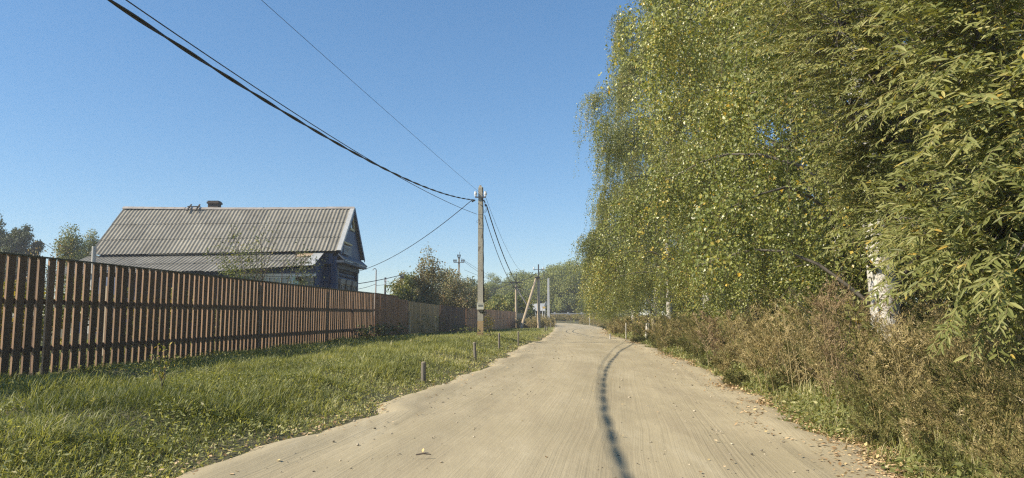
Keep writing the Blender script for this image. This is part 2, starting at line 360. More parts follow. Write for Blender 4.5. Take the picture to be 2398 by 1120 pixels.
def fence(name, label, pts, pitch, bw, th, H, mt, railm, cap=None, rails=(.42,1.16), cat='fence', posts=2.6, jit=.012, offs=0., basegap=.03, part='slat_panel', split=None, toph=.0):
    pts = np.asarray(pts, float); seg = np.linalg.norm(np.diff(pts, axis=0), axis=1); cum = np.concatenate([[0], np.cumsum(seg)]); tot = cum[-1]
    def P(s): return np.array([np.interp(s, cum, pts[:,0]), np.interp(s, cum, pts[:,1])])
    def Tn(s):
        a, b = P(max(s-.3, 0)), P(min(s+.3, tot)); t = (b-a)/np.linalg.norm(b-a); return np.array([t[0], t[1], 0]), np.array([t[1], -t[0], 0])
    p0 = P(0); z0 = float(zV(p0[1])); root = thing(name, label, cat, (p0[0], p0[1], z0))
    mb = MB(); s = pitch/2
    while s < tot:
        p = P(s); t, n = Tn(s); zb = float(zV(p[1]))+basegap+rng.uniform(-.03,.03); ht = H+toph+rng.uniform(-.004,.004)-(zb-float(zV(p[1])))
        tl = rng.normal(0, .004); Z = np.array([t[0]*tl, t[1]*tl, 1.])
        yaw = rng.normal(0, .03); t2 = t+n*yaw; n2 = n-t*yaw
        w = bw*rng.uniform(.97,1.03); a = float(np.clip(rng.normal(.5,.22), 0, 1))
        c = np.array([p[0], p[1], 0])+n*(offs+rng.uniform(-.003,.003))
        if split:
            h1 = split-.02
            mb.box(c+Z*(zb+h1/2), (w, th, h1), t2, n2, Z, a)
            mb.box(c+Z*(zb+split+.03+(ht-split-.03)/2), (w, th, ht-split-.03), t2, n2, Z, float(np.clip(a+rng.normal(0,.3), 0, 1)))
        else: mb.box(c+Z*(zb+ht/2), (w, th, ht), t2, n2, Z, a)
        s += pitch+rng.normal(0, jit*.4)
    mb.build(part, mt, root)
    for r in rails:
        mb = MB(); k = max(2, int(tot/1.5)); Q = []
        for i in range(k+1):
            s = tot*i/k; p = P(s); t, n = Tn(s); Q.append((p[0]-n[0]*(th/2+.022), p[1]-n[1]*(th/2+.022), float(zV(p[1]))+r))
        for a, b in zip(Q[:-1], Q[1:]):
            a, b = np.array(a), np.array(b); d = b-a; L = np.linalg.norm(d); d /= L; nn = np.array([d[1], -d[0], 0]); nn /= np.linalg.norm(nn)
            mb.box((a+b)/2, (L, .038, .085), d, nn, np.cross(nn, d)*-1 if np.cross(nn, d)[2] < 0 else np.cross(nn, d))
        mb.build('rail', railm, root)
    if cap is not None:
        mb = MB(); k = max(1, int(tot/2))
        for i in range(k):
            a, b = P(tot*i/k), P(tot*(i+1)/k); za, zb_ = float(zV(a[1]))+H+toph+.014, float(zV(b[1]))+H+toph+.014
            A, B = np.array([a[0], a[1], za]), np.array([b[0], b[1], zb_]); d = B-A; L = np.linalg.norm(d); d /= L
            nn = np.array([d[1], -d[0], 0]); nn /= np.linalg.norm(nn)
            mb.box((A+B)/2, (L-.004, .07, .022), d, nn, np.cross(d, nn)*(-1 if np.cross(d, nn)[2] < 0 else 1))
        mb.build('cap_strip', cap, root)
    if posts:
        s = posts*.6
        while s < tot:
            p = P(s); t, n = Tn(s); zb = float(zV(p[1])); c = np.array([p[0], p[1], 0])-n*(th/2+.085)
            mb = MB(); mb.box(c+np.array([0,0,zb+H/2-.15]), (.06,.06,H+.22), t, n); mb.build('post', m_steel, root); s += posts
    return root, P, Tn
ffull = [(float(xF(y)), y) for y in (7.2, 10.6, 14, 18, 22, 26, 29.95)]
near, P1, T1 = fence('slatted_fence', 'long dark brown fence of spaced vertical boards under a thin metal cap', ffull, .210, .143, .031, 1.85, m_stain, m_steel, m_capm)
mb = MB(); p = P1(19.75); t, n = T1(19.75); mb.box((p[0]+n[0]*.06, p[1]+n[1]*.06, .3+.72), (.09,.05,1.5), t, n); mb.build('post', m_steel, near)
mb = MB(); p = P1(5.75); t, n = T1(5.75); mb.box((p[0]-n[0]*.03-t[0]*.03, p[1]-t[1]*.03, .3+.85), (.02,.03,1.25), t, n, (0,.0,1)); mb.build('lath', m_paleW, near)
def fl(y0, y1, k=5): return [(float(xF(y)), y) for y in np.linspace(y0, y1, k)]
fence('board_fence', 'solid brown fence panel without gaps right after the slatted boards', fl(30.0,33.55), .148, .147, .03, 1.86, m_stain2, m_steel, m_capm, posts=0, basegap=.05, jit=.001, part='board_panel')
r, P2, T2 = fence('wicket_gate', 'narrow brown board wicket slightly lower than the panel on its left', fl(33.6,35.2), .14, .1395, .03, 1.74, m_stain2, m_steel, None, posts=0, cat='gate', basegap=.05, jit=.001, part='board_panel', offs=.02)
mb = MB(); t, n = T2(.0); p = P2(0); mb.box((p[0]-t[0]*.02, p[1]-t[1]*.02-.03, .25+.86), (.05,.07,1.75), t, n); mb.build('frame', M('orange wood edge', (.42,.2,.08), (.5,.26,.11), 6, .7), r)
r, P3, T3 = fence('yard_gate', 'wide olive brown double gate leaf with pale post and creeper on it', fl(35.3,42.3), .09, .0895, .02, 1.70, m_olive, m_steel, None, posts=0, cat='gate', basegap=.08, jit=.0004, part='leaf_panel', rails=(.5,1.1))
mb = MB(); p = P3(.12); t, n = T3(.1); mb.tube([(p[0]+n[0]*.08, p[1]+n[1]*.08, .1), (p[0]+n[0]*.08, p[1]+n[1]*.08, 1.45)], .045, 8); mb.build('post', m_paleW, r)
fence('plank_fence', 'dark weathered plank fence overgrown by shrubs beyond the olive gate', fl(42.5,50.9), .2, .175, .028, 1.74, m_old, m_old, None, posts=0, jit=.04, part='plank_panel', toph=.0)
fence('board_fence', 'reddish orange two tier board fence behind the concrete pole', fl(51.0,76), .26, .258, .03, 1.76, m_orange, m_steel, None, posts=0, split=1.0, jit=.004, part='board_panel', rails=(1.0,))
fence('board_fence', 'short faded tan fence at the far end by the leaning brace', fl(76.2,82,3), .2, .197, .03, 1.6, m_tan, m_tan, None, posts=0, part='board_panel')
# ------------------------------------------------------------------ trees
def unit(v): return v/(np.linalg.norm(v, axis=-1, keepdims=True)+1e-9)
def rdir(n): return unit(rng.normal(size=(n, 3)))
def birch(name, label, loc, H, R, ncl, nst, lsz, skirt, lean=(0,0), rt=.14, ybias=0., group=None, flat=None, sparse=None, topw=(.90,.55)):
    """weeping birch: white trunk, limbs, hanging leaf strands (built about its own base)"""
    root = thing(name, label, 'tree', loc, group)
    mb = MB(); k = 14; t = np.linspace(0, 1, k)
    ph = rng.uniform(0, 6, 2)
    TP = np.stack([lean[0]*t*H+.12*np.sin(t*4+ph[0])*t*2, lean[1]*t*H+.12*np.sin(t*3.3+ph[1])*t*2, t*H-.15], 1)
    rr = rt*(1-t)**.75+.012; rr[0] *= 1.25
    mb.tube(TP, rr, 12); trunk = mb.build('trunk', m_bark, smooth=True); trunk.parent = root
    lm = MB(); anchors = []
    nl = ncl
    for i in range(nl):
        h = H*(.085+.90*((i+.5)/nl)**1.2); f = h/H
        ang = i*2.399+rng.uniform(-.5,.5)
        env = R*np.interp(f, [.0,.12,.35,.6,.85,1.0], [.74,.95,.97,.93,topw[0],topw[1]])*(.52+.62*rng.random()**.7)
        b0 = np.array([np.interp(h, TP[:,2], TP[:,j]) for j in range(3)])
        up = rng.uniform(.5,1.1)*min(env, 2.5)*.6
        e = b0+np.array([math.cos(ang)*env, math.sin(ang)*env, up*(1-.3*f)])
        if flat is not None: e = flat(e)
        s = np.linspace(0, 1, 7)[:, None]
        Q = b0*(1-s)+e*s; Q[:,2] += (np.sin(s[:,0]*np.pi)*.22*env)
        Q += rng.normal(0, .04, Q.shape)*s
        lm.tube(Q, np.linspace(max(.035*env/2.5, .015), .006, 7), 5, caps=False)
        m = int(nst*(.35+.65*env/R))
        s2 = 1-.75*rng.random(m)**2.3
        base_ = np.stack([np.interp(s2, s[:,0], Q[:,j]) for j in range(3)], 1)
        # clumps of drooping twigs along the limb
        anchors.append(base_+rng.normal(0, .11+.030*env, (m, 3))*np.array([1,1,.9]))
    lm.build('limb', m_limb, smooth=True).parent = root
    A = np.concatenate(anchors); N = len(A); SEL = None
    if sparse is not None: SEL = sparse(A); A = A[SEL]; N = len(A)
    outw = A-np.array([np.interp(A[:,2], TP[:,2], TP[:,0]), np.interp(A[:,2], TP[:,2], TP[:,1]), A[:,2]]).T; outw[:,2] = 0; outw = unit(outw)
    Ln = np.clip(rng.gamma(4, .32, N), .35, 3.0); Ln = np.minimum(Ln, np.maximum(A[:,2]-skirt*rng.uniform(.6,1.5,N), .3))
    K = 6; s = np.linspace(0, 1, K)
    P = A[:, None]+outw[:, None]*(Ln*.35*rng.uniform(.1,1.2,N))[:, None, None]*(1-np.exp(-2.5*s))[None, :, None]
    P[:, :, 2] += (Ln[:, None]*(.22*np.sin(np.minimum(s*2.2, np.pi))[None]-s[None]**1.25))
    P += rng.normal(0, .03, P.shape)*s[None, :, None]
    cr = MB()
    bt_ = np.repeat(rng.normal(0,.10,len(anchors)), [len(q) for q in anchors]); bt_ = bt_[SEL] if SEL is not None else bt_
    tone = np.clip(rng.normal(.42,.10,N)+bt_+ybias, 0, .9); tone[rng.random(N) < .025] = .92
    per = np.maximum((Ln/.62*27*(0.06/lsz)).astype(int), 6); tot = per.sum()
    sid = np.repeat(np.arange(N), per); u = rng.random(tot)**.85*.98+.02
    fi = u*(K-1); i0 = np.minimum(fi.astype(int), K-2); fr = (fi-i0)[:, None]
    pos = P[sid, i0]*(1-fr)+P[sid, i0+1]*fr
    pos += rng.normal(0, .035+lsz*.4, pos.shape)
    ax = rdir(tot)*.8+np.array([0,0,-.65]); nr = rdir(tot)+np.array([-.75,-.5,.5])
    L = lsz*rng.uniform(.6,1.2,tot)
    col = np.clip(tone[sid]+rng.normal(0,.13,tot), 0, .9); ym = rng.random(tot) < .022; col[ym] = rng.uniform(.86,1,ym.sum())
    cr.leaves(pos, ax, nr, L, L*.88, col)
    c = cr.build('crown', m_birch); c.parent = root
    tw = MB(); sel = rng.random(N) < .6
    tw.strands(P[sel], np.full(sel.sum(), .0042), 3); w = tw.build('twigs', m_twig, c)
    w.location = (0,0,0)
    return root
UND = []
BG = 'weeping birches in a row along the right of the road'
def low(e): return e
b1 = birch('birch_tree', 'nearest birch with thick white trunk rising from brown weeds beside the willow', (5.75,10.9,.1), 11.0, 3.3, 40, 74, .054, 1.75, (-.035,.02), .215, group=BG, sparse=lambda A: (A[:,2] > 2.1) & ~((A[:,0] > .6) & (A[:,2] > 2.9) & (A[:,2] < 5) & (rng.random(len(A)) < .7)))
b2 = birch('birch_tree', 'dense birch whose green curtain hangs over the weeds between the first two white trunks', (8.0,17.0,.1), 13.5, 4.7, 44, 116, .052, .7, (-.03,0), .17, .0, BG)
b3 = birch('birch_tree', 'birch with a short bright white trunk showing at mid row above the weeds', (8.1,29.4,.1), 16.0, 4.5, 48, 116, .052, .7, (-.02,0), .19, .02, BG, topw=(.55,.12))
bt = [((8.7,22.2,.1),2.1,.98,'birch with yellow leaf tufts between the nearer green curtain and mid row trunk',b2),
      ((7.75,35.0,.1),1.1,(.84,.84,1.19),'birch with feathery top against the sky forming the left edge of the row',b2),
      ((8.4,41.5,.1),4.0,.80,'birch with grey white trunk behind the forked sapling near the road bend',b3),
      ((8.4,49.5,.05),2.9,.66,'lower birch at the bend in front of the hazy willows',b3),
      ((8.1,59.0,.05),5.1,.56,'last and smallest birch of the row with one branch over the road',b3),
      ((12.5,14.5,.1),1.0,1.0,'birch standing deep behind the first white trunk, seen through the willow',b2),
      ((12.5,24.5,.1),3.3,1.1,'birch in the second row behind the dense green curtain',b2),
      ((11.5,9.5,.1),.4,.85,'shaded birch behind the willow at the right edge of the picture',b2)]
for (loc, rz, sc, lab, src) in bt: dup(src, loc, rz, sc, lab, BG)
UG = 'dark understory shrubs behind the birch trunks'
for k, (x_, y_, h_, R_) in enumerate([(9.6,13.5,3.2,1.8),(11.0,18.5,3.6,2.2),(10.6,24.0,3.0,2.0),(11.4,30.5,3.4,2.4),(11.0,38.0,3.2,2.4),(11.5,47.0,3.4,2.6),(11.0,57.0,3.4,2.8),(14.5,21,5,3.0),(15,34,5.5,3.4),(9.0,8.6,3.0,1.7)]):
    UND.append((k, x_, y_, h_, R_))
q = at(1802,402,14.6); n = 150; mb = MB(); mb.leaves(q+rng.normal(0,1,(n,3))*[.07,.07,.17], rdir(n)*.8+[0,0,-.6], rdir(n)+[-.7,-.5,.4], .05, .045, np.clip(rng.normal(.97,.03,n),0,1)); mb.strands(np.array([[q+[0,0,.4],q+[0.02,0,0],q+[.03,0,-.3]]]), np.array([.004]), 3); mb.build('yellow_tuft', m_birch, b2)
# small forked sapling and slim trunks by the road bend
def stick(name, label, cat, paths, r, mt, loc):
    root = thing(name, label, cat, loc); mb = MB()
    for P, rad in paths: mb.tube(np.asarray(P, float), rad, 7)
    o = mb.build('trunk', mt, root); return root
p = ground(1533,797,.1)
rt_ = stick('forked_sapling', 'slim forked pale sapling in front of grey birch trunk at right road edge', 'tree',
      [([p, p+[-.02,0,.5], p+[-.06,0,1.0], at(1520,753,p[1])], [.11,.095,.085,.06]), ([p+[-.06,0,.95], at(1541,757,p[1])], [.05,.03])], .09, M('pale tan bark', (.36,.30,.2), (.48,.42,.3), 8, .85), tuple(p))
mb = MB(); q = at(1515,745,p[1]); n = 240; mb.leaves(q+rng.normal(0,1,(n,3))*[.5,.4,.3], rdir(n), rdir(n), .07, .06, np.clip(rng.normal(.55,.2,n),0,1)); mb.build('crown', m_birch, rt_)
p = ground(1516,795,.1)
stick('tree_stump', 'slim pale tree stub beside the forked sapling', 'tree stub', [([p, at(1517,757,p[1])], [.12,.10])], .1, m_bark, tuple(p))
# ------------------------------------------------------------------ willow on the right
def willow():
    o = np.array([6.0,7.4,.1])
    root = thing('willow_tree', 'big willow with long narrow grey green leaves overhanging the right side', 'tree', tuple(o))
    B = [(2330,570,4.8,.42,1.3),(2260,540,5.2,.55,1.2),(2180,520,6.2,.5,1.0),(2250,430,5.6,.5,.9),(2390,420,4.6,.55,1.1),(2150,110,5.6,.6,1.3),(2290,90,5.0,.65,1.3),(1970,60,6.2,.6,1.1),(2050,180,6.4,.5,1),
         (2390,230,4.6,.55,1.2),(2420,690,4.8,.22,1.1),(1910,130,7.0,.5,.9),(1990,250,7.0,.4,.6),(2270,630,5.8,.35,.8),(2110,440,7.0,.35,.5),(2340,310,5.4,.45,.8),(1930,-80,6.6,.9,1),(2200,-120,5.8,1.0,1),(2400,-60,4.8,.9,1.1),
         (2240,210,6.2,.45,.7),(1860,40,7.4,.5,.8),(2390,580,5.4,.4,1.1),(2460,330,4.6,.5,1.2),(2310,650,5.6,.25,.8),(2460,560,4.4,.5,1.2),(2190,540,6.6,.3,.6),(2350,500,6.0,.6,1),(2040,330,7.4,.45,1.6),(2030,420,7.6,.4,1.5),(2075,500,7.4,.4,1.3),(2050,270,7.4,.4,1.0),(2300,0,6.0,.7,1),(2060,40,7.2,.7,1)]
    blobs = [(at(a,b,d), r, w) for a, b, d, r, w in B]
    for c, r, w in [((7.2,7.9,5.2),1.6,.8),((7.2,6.6,2.9),1.0,.8),((6.6,6.4,6.4),1.3,.6),((8.3,7.5,3.6),1.3,.6),((6.8,5.6,4.6),1.0,.6)]: blobs.append((np.array(c), r, w))
    tr = MB(); lm = MB()
    forks = [o+[.0,0,0], o+[-.3,-.4,1.1], o+[.4,-.2,1.5], o+[-.1,.2,2.0]]
    for f in forks[1:]: tr.tube([o+[0,0,-.1], o*.5+f*.5+[.05,0,.1], f], [.17,.13,.10], 9)
    tr.build('trunk', M('grey willow bark', (.10,.09,.07), (.2,.18,.15), 12, .9, bmp=.6), root, True)
    P_, C_, T_, Z_ = [], [], [], []
    for c, r, w in blobs:
        f = forks[1+int(rng.integers(3))]; s = np.linspace(0, 1, 9)[:, None]
        Q = f*(1-s)+c*s; Q[:,2] += np.sin(s[:,0]*np.pi)*.15*np.linalg.norm(c-f)
        lm.tube(Q, np.linspace(.055,.012,9), 6, caps=False)
        n = int(105*w*(r/.7)**1.6)
        d0 = rdir(n); q = c+d0*r*rng.random((n,1))**.45
        D = unit((q-o-[0,0,2])*[1,1,.5]); D = unit(D*.7+d0*.5+rng.normal(0,.35,(n,3))+[-.35,-.15,.08])
        L = rng.uniform(.35,.8,n); K = 6; t = np.linspace(0, 1, K)
        P = q[:, None]+D[:, None]*(L[:, None]*(t-.35))[:, :, None]; P[:, :, 2] -= (L[:, None]*.22*t[None]**2); P += rng.normal(0,.012,P.shape)
        Z_.append(np.full(n, (1.3 if c[1] < 5.3 else .95)*rng.uniform(.85,1.15))); P_.append(P); T_.append(np.full(n, np.clip(rng.normal(.45,.07), 0, 1))); C_.append(L)
        # small side branches joining the twigs to the limb
        m = min(n, 26); ii = rng.choice(n, m, False); mid = (c+P[ii,0])/2+rng.normal(0,.06,(m,3)); mid[:,2] += .08
        lm.strands(np.stack([np.broadcast_to(c, (m,3)), mid, P[ii,0]], 1), np.full(m, .010), 4)
    lm.build('limb', m_limb, root, True)
    P = np.concatenate(P_); T = np.concatenate(T_); L = np.concatenate(C_); N = len(P); K = P.shape[1]
    per = np.maximum((L/(.020*np.concatenate(Z_))).astype(int), 9); tot = per.sum(); sid = np.repeat(np.arange(N), per)
    st = np.concatenate([[0], np.cumsum(per)[:-1]]); k = np.arange(tot)-st[sid]; u = .08+.92*(k+.5)/per[sid]
    fi = u*(K-1); i0 = np.minimum(fi.astype(int), K-2); fr = (fi-i0)[:, None]
    pos = P[sid,i0]*(1-fr)+P[sid,i0+1]*fr; tan = unit(P[sid,i0+1]-P[sid,i0])
    side = unit(np.cross(tan, [0,0,1.]))*np.where(k % 2 == 0, 1, -1)[:, None]
    ax = unit(tan*.75+side*.6+rng.normal(0,.27,(tot,3))+[0,0,-.15]); nr = unit(np.array([-.6,-.4,.8])+rng.normal(0,.45,(tot,3)))
    LL = np.concatenate(Z_)[sid]*rng.uniform(.048,.088,tot)*np.where(u > .9, .8, 1)
    col = np.clip(T[sid]+rng.normal(0,.15,tot), 0, .93); y = rng.random(tot) < .018; col[y] = rng.uniform(.94,1,y.sum())
    cr = MB(); cr.leaves(pos, ax, nr, LL, LL*rng.uniform(.17,.24,tot), col, 'lance'); c = cr.build('crown', m_willow, root)
    tw = MB(); tw.strands(P, np.full(N,.0026), 4); w = tw.build('twigs', M('yellowish willow twigs', (.26,.22,.09), (.36,.30,.13), 20, .7), c); w.location = (0,0,0)
willow()
# ------------------------------------------------------------------ crowns for farther trees
def crown_tree(name, label, loc, H, R, z0, mt, nsub, nleaf, lsz, shape='round', tone=.45, droop=0., group=None, cat='tree', trunkm=None, rt=.12, spread=.16):
    root = thing(name, label, cat, loc, group)
    hz = (H-z0)/2; zc = z0+hz
    d = rdir(nsub); d[:,2] = d[:,2]*.98
    rad = rng.random(nsub)**.33
    C = d*rad[:, None]*np.array([R,R,hz])
    if shape == 'cone':
        f = np.clip((C[:,2]/hz+1)/2, 0, 1); C[:, :2] *= (1.15-.95*f**.9)[:, None]/(np.sqrt(np.clip(1-(C[:,2]/hz)**2, .08, 1)))[:, None]*.9
    if shape == 'column': C[:, :2] *= .9
    C[:,2] += zc; sr = np.minimum(R, hz)*rng.uniform(.20,.38,nsub)
    mb = MB()
    wts = sr**2; wts /= wts.sum(); sid = rng.choice(nsub, nleaf, p=wts)
    dd = rdir(nleaf); rr = rng.random(nleaf)**.5
    p = C[sid]+dd*(sr[sid]*rr)[:, None]*np.array([1,1,.85]); p[:,2] -= droop*rr*rng.random(nleaf)
    p += rng.normal(0, spread*.3, p.shape)
    p = p[p[:,2] > .05]; n = len(p)
    sid = sid[:n]
    ax = rdir(n)+[0,0,-.4-droop]; nr = dd[:n]*.8+rng.normal(0,.45,(n,3))+[-.5,-.35,.5]
    L = lsz*rng.uniform(.6,1.3,n)
    st = np.clip(rng.normal(tone,.16,nsub), 0, 1)
    mb.leaves(p, ax, nr, L, L*.7, np.clip(st[sid]+rng.normal(0,.16,n), 0, 1)); mb.build('crown', mt).parent = root
    tb = MB(); tb.tube([(0,0,-.2),(.05*R,0,zc*.5),(0,.05*R,zc+hz*.6)], [rt*1.2,rt,rt*.25], 7)
    for i in range(min(nsub, 16)):
        b = np.array([0,0,zc*rng.uniform(.4,.95)]); tb.tube([b, (b+C[i])/2+[0,0,.1*R], C[i]], [rt*.4,rt*.25,rt*.1], 5, caps=False)
    tb.build('trunk', trunkm or m_limb, None, True).parent = root
    return root
def far(px, top, d, R, lab, mt=m_far, z0=.6, sub=120, n=30000, l=.27, **k):
    q = at(px, top, d); g = gz(q[0], d)
    return crown_tree(k.pop('name', 'willow_tree'), lab, (q[0], d, g), q[2]-g, R, z0, mt, sub, n, l, droop=k.pop('droop', .5), **k)
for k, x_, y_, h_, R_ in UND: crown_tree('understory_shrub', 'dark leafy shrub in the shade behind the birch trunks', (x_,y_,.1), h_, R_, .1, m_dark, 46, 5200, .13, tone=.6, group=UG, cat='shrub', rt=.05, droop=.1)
crown_tree('young_birch', 'bushy young birch filling the space below the green curtain beside the nearest trunk', (6.75,14.4,.1), 3.9, 1.5, .3, m_birch, 60, 15000, .062, tone=.40, rt=.05, droop=.35)
crown_tree('young_birch', 'second bushy young birch farther along in front of the birch row', (6.9,20.2,.1), 3.6, 1.5, .3, m_birch, 60, 13000, .062, tone=.44, rt=.05, droop=.35)
crown_tree('young_birch', 'small bright green birch bush at the foot of the row below the yellow tuft', (7.1,25.5,.1), 3.0, 1.4, .3, m_birch, 50, 9000, .066, tone=.5, rt=.05, droop=.3)
FG = 'hazy trees beyond the main road'
far(1150,654,150,7,'hazy round willow just right of the concrete pole', group=FG)
far(1200,636,165,9,'hazy broad willow behind the pole with the leaning brace', group=FG)
far(1247,640,152,7.5,'hazy willow directly behind the timber pole crossarm', group=FG, tone=.4)
far(1300,630,146,7.5,'hazy willow behind the slim white pole', group=FG, tone=.5)
far(1341,608,140,7.5,'tall hazy willow rising left of the birch row', group=FG)
far(1385,596,134,7.5,'tallest hazy willow half hidden by the birches', group=FG, tone=.5)
far(1440,600,138,8,'hazy willow behind the guardrail mostly hidden by birches', group=FG)
far(1275,690,142,4.5,'low hazy willow above the white sign back', group=FG, tone=.38)
far(1345,685,136,5,'low hazy willow right above the guardrail', group=FG, tone=.42)
far(1194,682,82,2.9,'bright green leafy tree behind the fence end', m_shrub, name='garden_tree', l=.24, n=7000, tone=.6, droop=.1)
far(1165,692,88,2.2,'smaller green tree beside the bright leafy one behind the fence', m_shrub, name='garden_tree', l=.24, n=4000, tone=.5, droop=.1)
far(1102,652,112,3.6,'round dark green tree left of the concrete pole', m_dark, name='garden_tree', n=7000, tone=.6)
far(1080,662,105,3.2,'dark tree behind the insulator pole', m_dark, name='garden_tree', n=6000, tone=.5)
for (px, top, d, R, lab) in [(-30,470,78,4.2,'dark birch cut by the left edge of the picture'),(52,520,76,2.2,'dark slender birch with uneven crown at far left above the fence'),(16,535,82,3.0,'dark bushy birch between the two at far left')]:
    far(px, top, d, R, lab, m_dark, name='birch_tree', z0=2, l=.19, n=28000, tone=.36, sub=70, shape='column', droop=.7)
for (px, top, d, R, lab) in [(173,524,62,2.5,'pale green pointed tree behind the house, larger of two'),(209,529,66,2.1,'yellowish pointed tree right beside the house roof')]:
    far(px, top, d, R, lab, m_shrub, name='pointed_tree', z0=.3, l=.14, n=15000, tone=.6, sub=110, shape='cone', droop=.1)
far(944,636,78,1.9,'yellowing pointed tree among the far utility poles', m_ylw, name='pointed_tree', shape='cone', z0=.5, l=.2, n=6000, droop=.1)
# shrubs behind the middle fences
far(965,648,48.5,1.8,'green garden shrub above the olive gate', m_shrub, name='garden_shrub', z0=.3, l=.13, n=8000, tone=.5, droop=.05, cat='shrub', sub=50)
far(1028,634,52.5,2.3,'wide dull purple green shrub leaning over the dark planks', m_plum, name='garden_shrub', z0=.3, l=.14, n=11000, tone=.5, droop=.05, cat='shrub', sub=60)
far(1078,634,57,2.0,'dark shrub between purple shrub and concrete pole', m_plum, name='garden_shrub', z0=.3, l=.14, n=8000, tone=.35, droop=.05, cat='shrub', sub=50)
far(1012,672,47.5,1.5,'low dusty shrub spilling over the plank fence top', m_plum, name='garden_shrub', z0=.3, l=.13, n=6000, tone=.6, droop=.05, cat='shrub', sub=40)
# ------------------------------------------------------------------ open branching shrubs
def branchy(name, label, loc, tips, base_r, mt, nleaf, lsz, tone, clump=.22, cat='shrub', twigs=6, leafsel=None, barkm=None):
    loc = np.asarray(loc, float); root = thing(name, label, cat, tuple(loc)); mb = MB(); pts = []
    for tp in tips:
        tp = np.asarray(tp, float); s = np.linspace(0, 1, 8)[:, None]
        Q = loc*(1-s)+tp*s; Q[:, :2] += ((tp-loc)[:2]*(-.18))*np.sin(s*np.pi); Q += rng.normal(0,.05*min(1,np.linalg.norm(tp-loc)/2.5),Q.shape)*s*(1-s)*3
        mb.tube(Q, np.linspace(base_r, min(.006,base_r*.4), 8), 5, caps=False)
        for _ in range(twigs):
            i = int(rng.integers(3, 8)); b = Q[i]; hs_ = min(1, np.linalg.norm(tp-loc)/3.5); e = b+(tp-loc)*rng.uniform(.08,.2)+rng.normal(0,.28*hs_,3); mb.tube([b, (b+e)/2+[0,0,.04*hs_], e], np.array([.010,.006,.004])*max(hs_,.25), 4, caps=False); pts.append((b+e)/2); pts.append(e)
        pts += list(Q[4:])
    mb.build('stem', barkm or m_twig, root)
    pts = np.array(pts)
    if leafsel is not None: pts = pts[leafsel(pts)]
    if nleaf and len(pts):
        sid = rng.integers(0, len(pts), nleaf); p = pts[sid]+rng.normal(0,clump,(nleaf,3))
        mb = MB(); L = lsz*rng.uniform(.6,1.3,nleaf); mb.leaves(p, rdir(nleaf)+[0,0,-.3], rdir(nleaf)+[-.3,-.3,.5], L, L*.6, np.clip(rng.normal(tone,.2,nleaf), 0, 1)); mb.build('foliage', mt, root)
    return root
d = 32.5
bx, by = at(600,700,d)[:2]
branchy('apple_tree', 'half bare fruit tree in front of the lean-to roof', (bx,by,.3), [at(545,560,d), at(560,590,d+.4), at(580,575,d-.5), at(615,553,d), at(632,560,d+.3), at(640,575,d), at(600,560,d-.6), at(525,600,d)], .04, m_shrub, 800, .08, .5, .14, 'tree', 9)
branchy('apple_tree', 'low leafy fruit tree clump above the fence left of the half bare one', (at(555,690,d-1)[0], d-1, .3), [at(530,622,d-1), at(555,615,d-1.2), at(580,612,d-1), at(595,625,d-.8), at(545,640,d-1.4)], .04, m_shrub, 1500, .10, .55, .17, 'tree', 6)
d = 34.5
branchy('apple_tree', 'bare twiggy fruit tree in front of the veranda windows', (at(650,700,d)[0], d, .3), [at(670,600,d), at(690,612,d+.3), at(640,640,d), at(705,628,d)], .05, m_shrub, 200, .09, .5, .2, 'tree', 8)
branchy('apple_tree', 'small fruit tree with dark leaves under the lean-to eave', (at(715,700,36)[0], 36, .3), [at(690,620,36), at(715,615,36.3), at(735,622,36), at(705,632,36)], .04, m_dark, 700, .11, .7, .22, 'tree', 6)
branchy('young_tree', 'thin upright young tree with dark purple leaves rising above the shrubs', (at(1003,715,46)[0], 46, .2), [at(985,628,46), at(1003,614,46), at(1021,616,46), at(980,660,46), at(1030,660,46.5), at(1010,660,45.6), at(995,675,46)], .04, m_plum, 5200, .13, .55, .17, 'tree', 9)
# garden shrubs glimpsed through the fence gaps
GG = 'garden shrubs glimpsed through the fence gaps'
glab = ['green shrub behind the first fence boards at the far left','yellow green shrub behind the fence left of the white roof pipe','leafy shrub behind the fence below the roof corner','shrub behind the fence below the middle of the lean-to','dense shrub behind the fence below the fruit trees','shrub behind the fence in front of the veranda','tall shrub behind the fence before the blue house wall','shrub behind the fence end by the solid panel']
for k, (y, off, h, R) in enumerate([(13.5,2.6,1.6,1.3),(15.5,3.6,1.9,1.5),(17.6,3.0,1.5,1.4),(19.8,3.2,1.6,1.4),(22.0,3.2,1.8,1.4),(24.3,3.0,1.5,1.3),(26.6,2.6,1.6,1.2),(28.8,2.0,1.4,1.0)]):
    crown_tree('garden_shrub', glab[k], (float(xF(y))-off, y, .3), h, R, .1, m_shrub if k % 3 else m_ylw, 30, 2600, .11, tone=.6, group=GG, cat='shrub', rt=.04)
# twig poking above the fence at left
branchy('garden_shrub', 'wispy bush tip with reddish leaves poking above the fence left of the pointed trees', (at(100,640,17)[0], 17, .3), [at(75,594,17), at(95,589,17), at(125,584,17), at(140,570,17.5), at(160,585,17.5)], .007, m_plum, 420, .055, .7, .07, 'shrub', 4)
